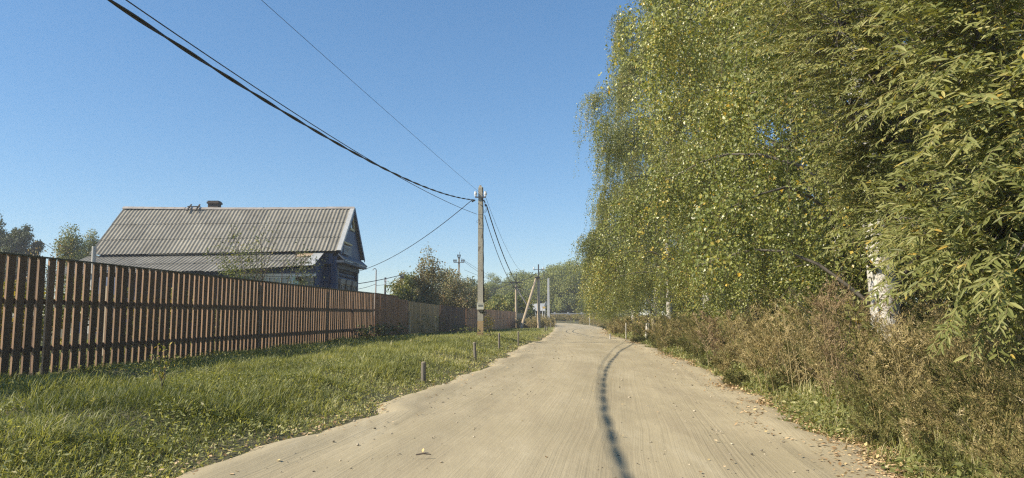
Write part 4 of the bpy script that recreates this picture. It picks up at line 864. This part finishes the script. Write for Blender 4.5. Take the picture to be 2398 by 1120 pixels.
# pale pipe at the left end
p = at(219,640,37.2); t = at(221,577,37.2); mb = MB(); mb.tube([(p[0],37.2,.3),(t[0],37.2,t[2])], .11, 12); mb.build('vent_pipe', M('asbestos pipe', (.36,.35,.32), (.46,.45,.41), 6, .8), house)
# ------------------------------------------------------------------ utility poles
m_conc = M('weathered concrete', (.33,.31,.25), (.46,.43,.35), 3, .9, (1,1,.6), .4, .01, spots=((.2,.17,.13),6,.62))
m_rusty = M('lichen stained concrete', (.36,.25,.12), (.45,.33,.19), 5, .9, (1,1,.8))
m_timber = M('weathered timber pole', (.38,.30,.20), (.50,.41,.29), 5, .9, (6,6,.5))
m_steelg = M('galvanised steel', (.09,.085,.085), (.14,.13,.13), 8, .5, metal=.3)
m_black = M('black cable sheath', (.014,.015,.018), (.022,.023,.026), 20, .55, bmp=0)
m_ceram = M('white ceramic', (.75,.75,.75), (.8,.8,.8), 5, .25, bmp=0)
def insul(mb, p, s=1.0):
    p = np.asarray(p, float); z = np.array([0,0,1.])
    mb.tube([p, p+z*.05*s, p+z*.052*s, p+z*.10*s, p+z*.105*s, p+z*.15*s], np.array([.028,.028,.045,.045,.03,.03])*s, 10)
PD = 30.6; pb = at(1125,790,PD); pt = at(1123,434,PD)
PX, PZ0, PZ1 = pb[0], .27, pt[2]
pole = thing('utility_pole', 'tall square concrete utility pole with meter box standing in the grass verge', 'utility pole', (PX,PD,PZ0))
def taper(mb, x, y, z0, z1, w0, w1, dx=0):
    V = [(x-w0/2,y-w0*.4,z0),(x+w0/2,y-w0*.4,z0),(x+w0/2,y+w0*.4,z0),(x-w0/2,y+w0*.4,z0),(x+dx-w1/2,y-w1*.4,z1),(x+dx+w1/2,y-w1*.4,z1),(x+dx+w1/2,y+w1*.4,z1),(x+dx-w1/2,y+w1*.4,z1)]
    mb.add(V, np.array([(3,2,1,0),(4,5,6,7),(0,1,5,4),(1,2,6,5),(2,3,7,6),(3,0,4,7)]))
zs = at(1125,752,PD)[2]; wz = lambda z: .255-.085*(z-PZ0)/(PZ1-PZ0); dxz = lambda z: -.03*(z-PZ0)/(PZ1-PZ0)
mb = MB(); taper(mb, PX+dxz(zs), PD, zs+.003, PZ1-.12, wz(zs), wz(PZ1), -.03); taper(mb, PX-.03, PD, PZ1-.118, PZ1, .165, .07); shaft = mb.build('shaft', m_conc, pole)
mb = MB(); taper(mb, PX, PD, PZ0-.25, zs, wz(PZ0)+.01, wz(zs)); mb.build('stained_base', m_rusty, pole)
mb = MB(); bz = at(1125,718,PD)[2]; mb.box((PX+.0,PD-.20,bz), (.29,.17,.26)); mb.box((PX,PD-.19,bz+.145), (.32,.20,.02)); bx_ = mb.build('meter_box', M('cream meter box', (.62,.60,.48), (.68,.66,.54), 8, .5), pole)
mb = MB(); mb.box((PX+.0,PD-.289,bz+.045), (.19,.012,.075)); mb.build('meter_window', M('dark meter window', (.10,.10,.09), (.3,.3,.26), 60, .3, bmp=0), bx_).location = (0,0,0)
ca = at(1123,463,PD)[2]; mb = MB(); mb.box((PX-.02,PD-.11,ca), (.46,.05,.05)); mb.build('crossarm', m_steelg, pole)
for sx in (-.235,.195): mb = MB(); insul(mb, (PX-.02+sx+.02,PD-.11,ca+.03), 1.5); mb.build('insulator', m_ceram, pole)
for z in (at(1125,502,PD)[2], at(1125,535,PD)[2]): mb = MB(); w = wz(z)+.012; mb.box((PX+dxz(z),PD,z), (w,w*.8+.004,.018)); mb.build('steel_band', m_flash, pole)
mb = MB(); zt_ = PZ1-.1; k = 30; zz = np.linspace(at(1130,725,PD)[2], zt_, k); Pz = np.stack([PX+dxz(zz)+wz(zz)/2+.02+.006*np.sin(zz*9), np.full(k,PD-.04)+.004*np.sin(zz*5), zz],1); mb.tube(Pz, .024, 6)
z0_ = Pz[0]; mb.tube([z0_, z0_+[-.01,-.08,-.12], z0_+[-.12,-.14,-.16], z0_+[-.2,-.15,-.06]], .02, 6); mb.build('riser_cable', m_black, pole)
mb = MB(); zc = at(1135,478,PD)[2]; c0 = np.array([PX+.13,PD-.1,zc])
for rr_, ph in ((.16,0),(.11,.6),(.2,1.1)):
    a = np.linspace(-2.2+ph*.2, 1.6, 14); mb.tube(np.stack([c0[0]+.03+np.cos(a)*rr_*.6, c0[1]+.03*np.sin(a*2), c0[2]-.2+np.sin(a)*rr_],1), .006, 5)
a = np.linspace(1.8,5.2,12); mb.tube(np.stack([PX-.12+np.cos(a)*.07, np.full(12,PD-.12), at(1118,520,PD)[2]+np.sin(a)*.05],1), .005, 5)
mb.build('wire_loops', m_black, pole)
mb = MB(); mb.box(c0+[.02,0,.10], (.05,.05,.14), unit(np.array([1,0,.5])), (0,1,0), unit(np.array([-.5,0,1]))); mb.build('cable_clamp', m_black, pole)
mb = MB(); mb.box(c0+[.06,0,-.06], (.05,.05,.12)); mb.build('cable_clamp', m_black, pole)
mb = MB(); mb.box((PX-.33,PD-.1,zc+.12), (.16,.06,.06), unit(np.array([1,0,.5])), (0,1,0), unit(np.array([-.5,0,1]))); mb.build('cable_clamp', m_black, pole)
# second pole with brace
D2 = 72.0; q0 = at(1262,768,D2); q1 = at(1261,650,D2); q2 = at(1261,625,D2); g0 = gz(q0[0], D2)
pole2 = thing('utility_pole', 'timber utility pole with leaning brace and wire loops at the road bend', 'utility pole', (q0[0],D2,g0))
mb = MB(); mb.tube([(q0[0],D2,g0-.2),(q1[0],D2,q1[2])], [.17,.14], 10); mb.build('shaft', m_timber, pole2)
mb = MB(); mb.box((q2[0],D2,(q1[2]+q2[2])/2), (.12,.12,q2[2]-q1[2]+.5)); mb.build('steel_extension', m_steelg, pole2)
qb = at(1219,766,D2-1.0); qt = at(1258,648,D2); mb = MB(); mb.tube([(qb[0],D2-1,gz(qb[0],D2-1)-.1),(qt[0]-.05,D2-.1,qt[2])], [.14,.12], 9); mb.build('brace', m_timber, pole2)
za = at(1261,632,D2)[2]; mb = MB(); mb.box((q2[0],D2-.09,za), (1.05,.06,.06)); mb.build('crossarm', m_steelg, pole2)
for sx in (-.48,.48): mb = MB(); insul(mb, (q2[0]+sx,D2-.09,za+.03), 1.6); mb.build('insulator', m_ceram, pole2)
mb = MB(); c0 = np.array([q2[0]+.35,D2-.1,za-.35])
for rr_ in (.55,.42): a = np.linspace(-1.8,1.5,14); mb.tube(np.stack([c0[0]-.1+np.cos(a)*rr_*.7, np.full(14,c0[1]), c0[2]-.1+np.sin(a)*rr_],1), .022, 5)
mb.box((q1[0]-.1,D2-.2,q1[2]-.0), (.5,.2,.16)); mb.build('wire_loops', m_black, pole2)
def simple_pole(label, px, ybase, ytop, d, w, mt, extra=None, cat='utility pole', name='utility_pole', round_=True):
    q = at(px, ytop, d); g = gz(q[0], d); root = thing(name, label, cat, (q[0], d, g)); mb = MB()
    if round_: mb.tube([(q[0],d,g-.2),(q[0],d,q[2])], [w*.6,w*.45], 8)
    else: taper(mb, q[0], d, g-.2, q[2], w*1.15, w*.85)
    mb.build('shaft', mt, root)
    if extra: extra(root, q, d)
    return root
m_whitep = M('whitish concrete', (.46,.46,.45), (.56,.56,.54), 4, .85)
simple_pole('slim whitish concrete pole right of the sign back', 1284, 740, 652, 112, .34, m_whitep, round_=False)
def ex4(root, q, d):
    mb = MB(); z1 = at(1075,615,d)[2]; mb.box((q[0],d-.15,z1), (1.5,.09,.09)); mb.box((q[0]-.02,d-.15,q[2]-.1), (.36,.07,.07)); mb.box((q[0]+.1,d-.12,(z1+q[2])/2), (.06,.06,q[2]-z1+1.4)); mb.build('crossarm', m_steelg, root)
    for sx, zz in ((-.7,z1),(-.42,z1),(.42,z1),(.7,z1),(-.15,q[2]-.08),(.14,q[2]-.08)): mb = MB(); insul(mb, (q[0]+sx,d-.15,zz+.04), 2.6); mb.build('insulator', m_black, root)
simple_pole('grey pole with a two level crossarm of dark insulators above the shrubs', 1075, 700, 602, 100, .30, m_conc, ex4, round_=False)
def ex5(root, q, d):
    a, b = at(903,669,d), at(919,669,d); mb = MB(); mb.box(((a[0]+b[0])/2,d-.1,a[2]), (b[0]-a[0],.10,.12)); c = at(904,684,d); mb.tube([(c[0],d-.1,c[2]),(b[0]-.1,d-.1,b[2])], .05, 6); mb.build('crossarm', m_black, root)
    mb = MB(); mb.box((q[0]+.12,d-.1,at(903,657,d)[2]), (.16,.12,.28)); mb.box((q[0],d-.16,at(903,664,d)[2]), (.12,.1,.3)); mb.build('insulator', m_ceram, root)
simple_pole('dark pole with one side arm beyond the fence right of the house', 902.5, 700, 650, 90, .26, M('dark pole wood', (.05,.045,.045), (.08,.07,.07), 5, .9), ex5)
def ex6(root, q, d):
    mb = MB(); a = np.linspace(0, 3.3, 10); mb.tube(np.stack([q[0]-.22+.22*np.cos(a), np.full(10,d), q[2]+.22*np.sin(a)],1), .05, 6); mb.build('bent_tip', m_steelg, root)
simple_pole('thin mast with hooked tip right beside the house gable', 881, 700, 633, 95, .16, M('rusty thin mast', (.25,.19,.17), (.35,.28,.25), 5, .8), ex6, cat='mast', name='thin_mast')
simple_pole('short pale pole just right of the dark side arm pole', 922.5, 700, 662, 88, .2, m_conc, None)
def ex8(root, q, d):
    mb = MB(); mb.box((q[0],d-.12,q[2]-.25), (.7,.2,.28)); mb.build('clamp', m_black, root); mb = MB(); mb.box((q[0]-.1,d-.14,q[2]-.3), (.14,.1,.16)); mb.build('insulator', m_ceram, root)
simple_pole('pole with a bundle of clamps in front of the yellowing tree', 946.5, 700, 643, 70, .22, m_conc, ex8)
def ex9(root, q, d):
    z = at(1207,662,d)[2]; mb = MB(); mb.box((q[0],d-.12,z), (1.4,.09,.09)); mb.box((q[0],d-.12,z-.5), (1.0,.09,.09)); za_ = at(1207,646,d)[2]; mb.box((q[0],d-.05,(za_+q[2])/2), (.10,.10,za_-q[2]+.5)); mb.build('crossarm', m_black, root)
    mb = MB(); a, b = at(1210,675,d), at(1240,724,d-1); mb.tube([a, b], .07, 6); mb.build('guy_strut', m_steelg, root)
simple_pole('pole with double crossarm and thin strut above the bright leafy tree', 1208.5, 720, 668, 78, .24, m_timber, ex9)
# ------------------------------------------------------------------ wires
def wirepts(A, B, sag, k=36):
    t = np.linspace(0, 1, k)[:, None]; A = np.asarray(A, float); B = np.asarray(B, float); P = A*(1-t)+B*t; P[:,2] -= 4*sag*(t*(1-t))[:,0]; return P
def wire(label, P, r, name='overhead_wire', n=5):
    mb = MB(); mb.tube(P, r, n); o = mb.build(name, m_black); tag(o, label, 'cable'); return o
# main bundle: measured parabola (plan line x = -1.62+.115 (y-30.5))
yy = np.linspace(-21, 30.45, 900); c2 = [3.42e-3,-5.83e-2,4.82]
Az = at(1113,470,PD)
cz = np.polyval(c2, yy); cz += (Az[2]-np.polyval(c2, 30.45))*np.clip((yy-12)/18.45, 0, 1)**2; cx = Az[0]+.115*(yy-30.45)
mb = MB(); CB = np.stack([cx,yy,cz],1)
for ph in (0, np.pi):
    th = yy*2*np.pi/2.1+ph; mb.tube(CB+np.stack([np.cos(th)*.0125, 0*th, np.sin(th)*.0125],1), .0135, 6)
o = mb.build('twisted_cable', m_black); tag(o, 'thick twisted black cable bundle sagging overhead from the upper left to the concrete pole', 'cable')
def pxwire(label, pts, r, k=40, **kw):
    """wire along a straight plan line through two image points with depth; heights from the other image points"""
    (pa, da), (pb_, db) = pts[0], pts[-1]; A = at(*pa, da); B = at(*pb_, db); ys_, zs_ = [A[1]], [A[2]]
    m = (B[0]-A[0])/(B[1]-A[1])
    for p_ in pts[1:-1]:
        rx, rz = ray(*p_); y = (A[0]-m*A[1])/(rx-m); ys_.append(y); zs_.append(CAMH+rz*y)
    ys_.append(B[1]); zs_.append(B[2]); c = np.polyfit(ys_, zs_, 2); y = np.linspace(A[1], B[1], k); z = np.polyval(c, y); f = (y-A[1])/(B[1]-A[1]); z += (A[2]-z[0])*(1-f)+(B[2]-z[-1])*f
    x = A[0]+m*(y-A[1]); return x, y, z
x, y, z = pxwire('', [((295,0),8.9),(500,138),(700,272),(850,365),((1117,502),PD-.12)], 0)
c = np.polyfit(y, z, 2); ye = np.linspace(-20, y[-1], 70); m = (x[-1]-x[0])/(y[-1]-y[0])
wire('single black cable just above the twisted bundle ending lower on the concrete pole', np.stack([x[0]+m*(ye-y[0]), ye, np.polyval(c, ye)],1), .0095)
x, y, z = pxwire('', [((612,0),11.5),(850,207),(1000,345),(1085,422),((1135,461),PD-.11)], 0)
c = np.polyfit(y, z, 2); ye = np.linspace(-20, y[-1], 70); m = (x[-1]-x[0])/(y[-1]-y[0])
wire('thin bare wire high above the others running to the pole insulator', np.stack([x[0]+m*(ye-y[0]), ye, np.polyval(c, ye)],1), .0045)
wire('service wire from the concrete pole to the blue house', wirepts(at(1106,468,PD-.1), at(834,637,45.9), .45), .016)
wire('twisted cable from concrete pole down to the timber pole', wirepts(at(1139,480,PD-.1), at(1257,648,D2-.1), 2.4), .024, 'twisted_cable', 6)
wire('lower cable from concrete pole to the timber pole', wirepts(at(1135,505,PD-.1), at(1240,662,D2-3), 1.9), .015)
wire('thin wire from pole insulator to the timber pole top', wirepts(at(1137,461,PD-.1), at(1254,630,D2-.1), 1.7), .007)
D9 = 78
wire('cable from timber pole to double crossarm pole', wirepts(at(1256,640,D2-.1), at(1209,661,D9-.1), .15), .035)
wire('cable from double crossarm pole running left behind the concrete pole', wirepts(at(1206,662,D9-.1), at(1000,705,95), .5), .03)
wire('cable from clamp pole to the house end in the distance', wirepts(at(945,643,69.9), at(800,670,60), .1), .035)
wire('thin cable from hooked mast toward the house', wirepts(at(881,665,95), at(800,681,75), .2), .03)
wire('cable between hooked mast and dark side arm pole', wirepts(at(882,669,95), at(902,667,90), .0), .025)
wire('wire from side arm pole up to the clamp pole', wirepts(at(918,669,89.8), at(945,645,70), .2), .028)
wire('thin wire from clamp pole to the insulator pole', wirepts(at(947,645,70), at(1072,645,100), .6), .022)
for k, (a, b, lab) in enumerate([((1087,613),(1250,700),'upper faint wire right of the two level insulator pole'),((1087,632),(1230,660),'lower faint wire right of the two level insulator pole'),((1078,604),(1260,690),'topmost faint wire from the two level insulator pole')]):
    wire(lab, wirepts(at(*a,99.8), at(*b,150), .8), .02)
for k, (a, b, lab) in enumerate([((1060,648),(1225,664),'far horizontal wire crossing behind the concrete pole, upper'),((1050,666),(1230,679),'far horizontal wire crossing behind the concrete pole, lower')]):
    wire(lab, wirepts(at(*a,125), at(*b,128), .2), .028)
# ------------------------------------------------------------------ stakes, markers, signs, guardrail
m_stake = M('grey weathered stake wood', (.14,.125,.10), (.24,.215,.175), 6, .9, (8,8,.6))
SG = 'grey wooden stakes along the verge'
def stake(label, px, yb, yt, w, zg=None, mt=m_stake, tilt=0, grp=SG, name='wooden_stake', d=None):
    q = ground(px, yb, .1 if zg is None else zg) if d is None else at(px, yb, d)
    d = q[1]; g = gz(q[0], d); t = at(px+tilt, yt, d); root = thing(name, label, 'stake', (q[0],d,g), grp); mb = MB(); r = w/2
    mb.tube([(q[0],d,g-.12),(q[0]+(t[0]-q[0])*.9,d,t[2]-.03),(t[0],d,t[2]),(t[0],d,t[2]+.004)], [r*1.02,r,r*.94,r*.6], 10); o = mb.build('shaft', mt, root, False)
    mb = MB(); mb.tube([(t[0],d,t[2]+.004),(t[0],d,t[2]+.010)], [r*.86,r*.8], 10); mb.build('sawn_end', m_paleW, root)
stake('nearest thick grey stake standing in the grass verge', 992, 886, 849, .088, .10)
stake('second grey stake from the camera, leaning slightly', 1114, 840, 803, .082, .12, tilt=-3)
stake('third grey stake, in the grass right of the concrete pole', 1169, 812, 781, .075, .15)
stake('fourth grey stake near the road corner', 1214, 803, 777, .075, .13)
stake('thin far stake left of a pair by the road bend', 1276.5, 776, 763, .085, .0)
stake('thin far stake right of a pair by the road bend', 1281, 776, 765, .085, .0)
stake('farthest thin stake at the road bend', 1289.5, 770, 757, .085, -.02)
m_mark = M('white marker paint', (.42,.40,.35), (.52,.5,.45), 6, .7)
def marker(label, px, yb, yt, w, d): stake(label, px, yb, yt, w, None, m_mark, 0, None, 'marker_post', d)
p = ground(1467,796,.05); marker('thin white marker post before the right hand weeds at the bend', 1466, 796, 757, .05, p[1])
p = ground(1429,793,.05); marker('short pale stub at the right road edge before the bend', 1429, 793, 781, .08, p[1])
marker('tall thin white post in front of the guardrail end', 1380.5, 758, 706, .10, 84)
DS = 98; a, b = at(1248,711,DS), at(1278,728,DS); root = thing('road_sign', 'large white rectangular sign back by the timber pole', 'sign', ((a[0]+b[0])/2,DS,0)); mb = MB(); mb.box(((a[0]+b[0])/2-.1,DS,(a[2]+b[2])/2), (b[0]-a[0],.04,a[2]-b[2])); mb.build('panel', M('white sign back', (.80,.80,.80), (.84,.84,.84), 3, .5), root)
mb = MB(); 
for x in (a[0]+.35, b[0]-.45): mb.tube([(x,DS+.05,-.1),(x,DS+.05,a[2]-.1)], .045, 8)
mb.build('post', m_flash, root)
DS2 = 96.5; a, b, c = at(1265,712,DS2), at(1277,712,DS2), at(1271,724,DS2); root = thing('road_sign', 'white triangular give way sign back pointing down', 'sign', (c[0],DS2,0)); mb = MB(); V = [a,b,c]+[v+[0,.03,0] for v in (a,b,c)]; mb.add(V, [np.array([(0,2,1),(3,4,5)]), np.array([(0,1,4,3),(1,2,5,4),(2,0,3,5)])]); mb.build('panel', M('pale sign back', (.6,.62,.64), (.66,.68,.7), 3, .5), root)
mb = MB(); mb.tube([(c[0],DS2+.07,-.1),(c[0],DS2+.07,a[2]-.05)], .035, 8); mb.build('post', m_flash, root)
DS3 = 90; a, b = at(1275.5,736,DS3), at(1278.5,709,DS3); root = thing('road_sign', 'leaning sign post with a round edge-on sign above a small yellow plate', 'sign', (a[0],DS3,0)); mb = MB(); mb.tube([(a[0]-.1,DS3,-.1), b], .035, 8); mb.build('post', m_flash, root)
mb = MB(); th = np.linspace(0,2*np.pi,20)[:-1]; c = at(1277.5,712.5,DS3); ring = np.stack([c[0]+.16*np.cos(th)+.06*np.sin(th), c[1]-.05+.3*np.cos(th), c[2]+.34*np.sin(th)],1); V = np.concatenate([ring, ring+[.03,-.02,0]]); n = 19; q = np.arange(n); mb.add(V, [q[::-1][None], (q+n)[None], np.stack([q,(q+1)%n,(q+1)%n+n,q+n],1)]); mb.build('round_panel', m_mark, root)
mb = MB(); c = at(1274,720.5,DS3); mb.box((c[0],DS3-.06,c[2]), (.36,.03,.26), unit(np.array([1,0,.15])), (0,1,0), unit(np.array([-.15,0,1]))); mb.build('yellow_plate', M('yellow plate', (.62,.42,.10), (.68,.48,.14), 4, .6), root)
# guardrail
DG = 123.2; root = thing('guardrail', 'pale metal guardrail on posts along the main road embankment', 'guardrail', (6,DG,.9)); m_rail = M('galvanised rail', (.38,.38,.38), (.5,.5,.5), 5, .5, metal=.2)
for px in (1299,1330,1362,1394,1426): 
    p = at(px,735,DG); mb = MB(); mb.box((p[0],DG+.12,1.2), (.28,.12,1.1)); mb.build('post', m_rail, root)
x0, x1 = at(1290,735,DG)[0], at(1480,735,DG)[0]
for ypx in (734.5,737.5,740.5): z = at(1340,ypx,DG)[2]; mb = MB(); mb.box(((x0+x1)/2,DG,z), (x1-x0,.07,.12)); mb.box(((x0+x1)/2,DG-.05,z), (x1-x0,.03,.05)); mb.build('rail', m_rail, root)
# ------------------------------------------------------------------ weeds at the road bend, by the far pole and below the guardrail
def patch(name, label, N, xr, yr, h, tone, lsz=.02):
    x = rng.uniform(*xr, N); y = rng.uniform(*yr, N); k = (x < xL(y)-.1) | (x > xR(y)+.1) | (y > 120.8); x, y = x[k], y[k]; N = len(x)
    mb = weed_plants(x, y, h*rng.uniform(.5,1.2,N), rng.normal(0,.2,(N,3))*[1,1,0], np.clip(rng.normal(tone,.18,N),0,1), 5, 8, lsz); o = mb.build(name, m_weed); tag(o, label, kind='stuff')
patch('dry_weeds', 'tall dry grass around the timber pole and far fence end', 900, (0.5,4.4), (72,95), 1.0, .55)
patch('bank_weeds', 'olive weeds on the bank below the guardrail', 1500, (-3,18), (120.9,123), .30, .45)
patch('verge_weeds', 'dry weeds along the right of the road bend', 800, (5.6,12), (40,100), .9, .5)
# leafy plants at the fence foot and by the pole
BK = 'leafy plants at the foot of the fence'
def rosette(label, x, y, h, n, L, mt, tone, r, grp=BK):
    g = gz(x, y); root = thing('leafy_plant', label, 'plant', (x, y, g), grp); mb = MB(); p = np.array([x,y,g])+rng.normal(0,1,(n,3))*[r,r,0]+np.stack([0*np.arange(n),0*np.arange(n),rng.random(n)*h],1)
    mb.leaves(p, rdir(n)*[1,1,.4], rdir(n)*.5+[-.2,-.3,.8], L*rng.uniform(.6,1.2,n), L*.6, np.clip(rng.normal(tone,.15,n),0,1), 'oval'); mb.build('leaves', mt, root)
    mb = MB(); q = p[rng.choice(n, min(n,14), False)]; b = np.stack([np.full(len(q),x)+(q[:,0]-x)*.4, np.full(len(q),y)+(q[:,1]-y)*.4, np.full(len(q),g)],1); mb.strands(np.stack([b,(b+q)/2,q],1), np.full(len(q),.006), 4); mb.build('stem', m_twig, root)
for k, (y, lab) in enumerate([(27.5,'dark burdock leaves below the last slats'),(29.4,'dark burdock leaves at the corner of the solid panel'),(31.3,'low burdock leaves under the solid brown panel'),(37.5,'green climbing weed low on the olive gate'),(40.8,'thin climber at the right end of the olive gate'),(45.5,'leafy weed before the dark planks'),(49,'leafy weed where planks meet the orange boards')]):
    rosette(lab, float(xF(y))+.35+.1*(k % 3), y, .55 if k not in (3,4) else 1.0, 130, .17 if k < 3 else .11, m_dark if k < 3 else m_shrub, .75 if k < 3 else .55, .28)
branchy('tall_weed', 'tall branching yellow green weed right of the concrete pole base', (PX+.42,PD+.3,.28), [at(1141,738,PD+.3), at(1147,748,PD+.3), at(1134,752,PD+.2), at(1150,757,PD+.4), at(1139,762,PD+.3)], .012, m_shrub, 260, .07, .85, .08, 'weed', 4)
rosette('low leafy weed at the right foot of the concrete pole', PX+.4, PD-.1, .25, 110, .08, m_shrub, .7, .3, None)
rosette('low leafy weed at the left foot of the concrete pole', PX-.55, PD+.1, .4, 130, .08, m_shrub, .6, .3, None)
branchy('tall_weed', 'tall flowering weed in the verge in front of the fence', (ground(375,935,.28)[0], ground(375,935,.28)[1], .25), [ground(375,935,.28)+np.array(v) for v in ([-.05,0,.5],[.08,0,.46],[.02,.05,.55])], .007, m_shrub, 70, .045, .8, .05, 'weed', 3)
# thin birch-bark sticks and a pale board lying by the pole
p = ground(1150,786,.28); mb = MB(); mb.box((p[0],p[1],.33), (.5,.12,.03), unit(np.array([1,.2,0])), unit(np.array([-.2,1,0]))); o = mb.build('loose_board', m_paleW); tag(o, 'short pale board lying in the grass right of the concrete pole', 'board')
# ------------------------------------------------------------------ haze
mb = MB(); mb.box((-25,77,8.6), (190,206,20.2)); m = bpy.data.materials.new('haze'); m.use_nodes = True; nt = m.node_tree; nt.nodes.clear(); out = nt.nodes.new('ShaderNodeOutputMaterial'); v = nt.nodes.new('ShaderNodeVolumePrincipled'); v.inputs['Color'].default_value = (.93,.96,1,1); v.inputs['Density'].default_value = .0010; v.inputs['Anisotropy'].default_value = .2; nt.links.new(v.outputs[0], out.inputs['Volume'])
HAZE = True
if HAZE: o = mb.build('haze', m); tag(o, kind='stuff')
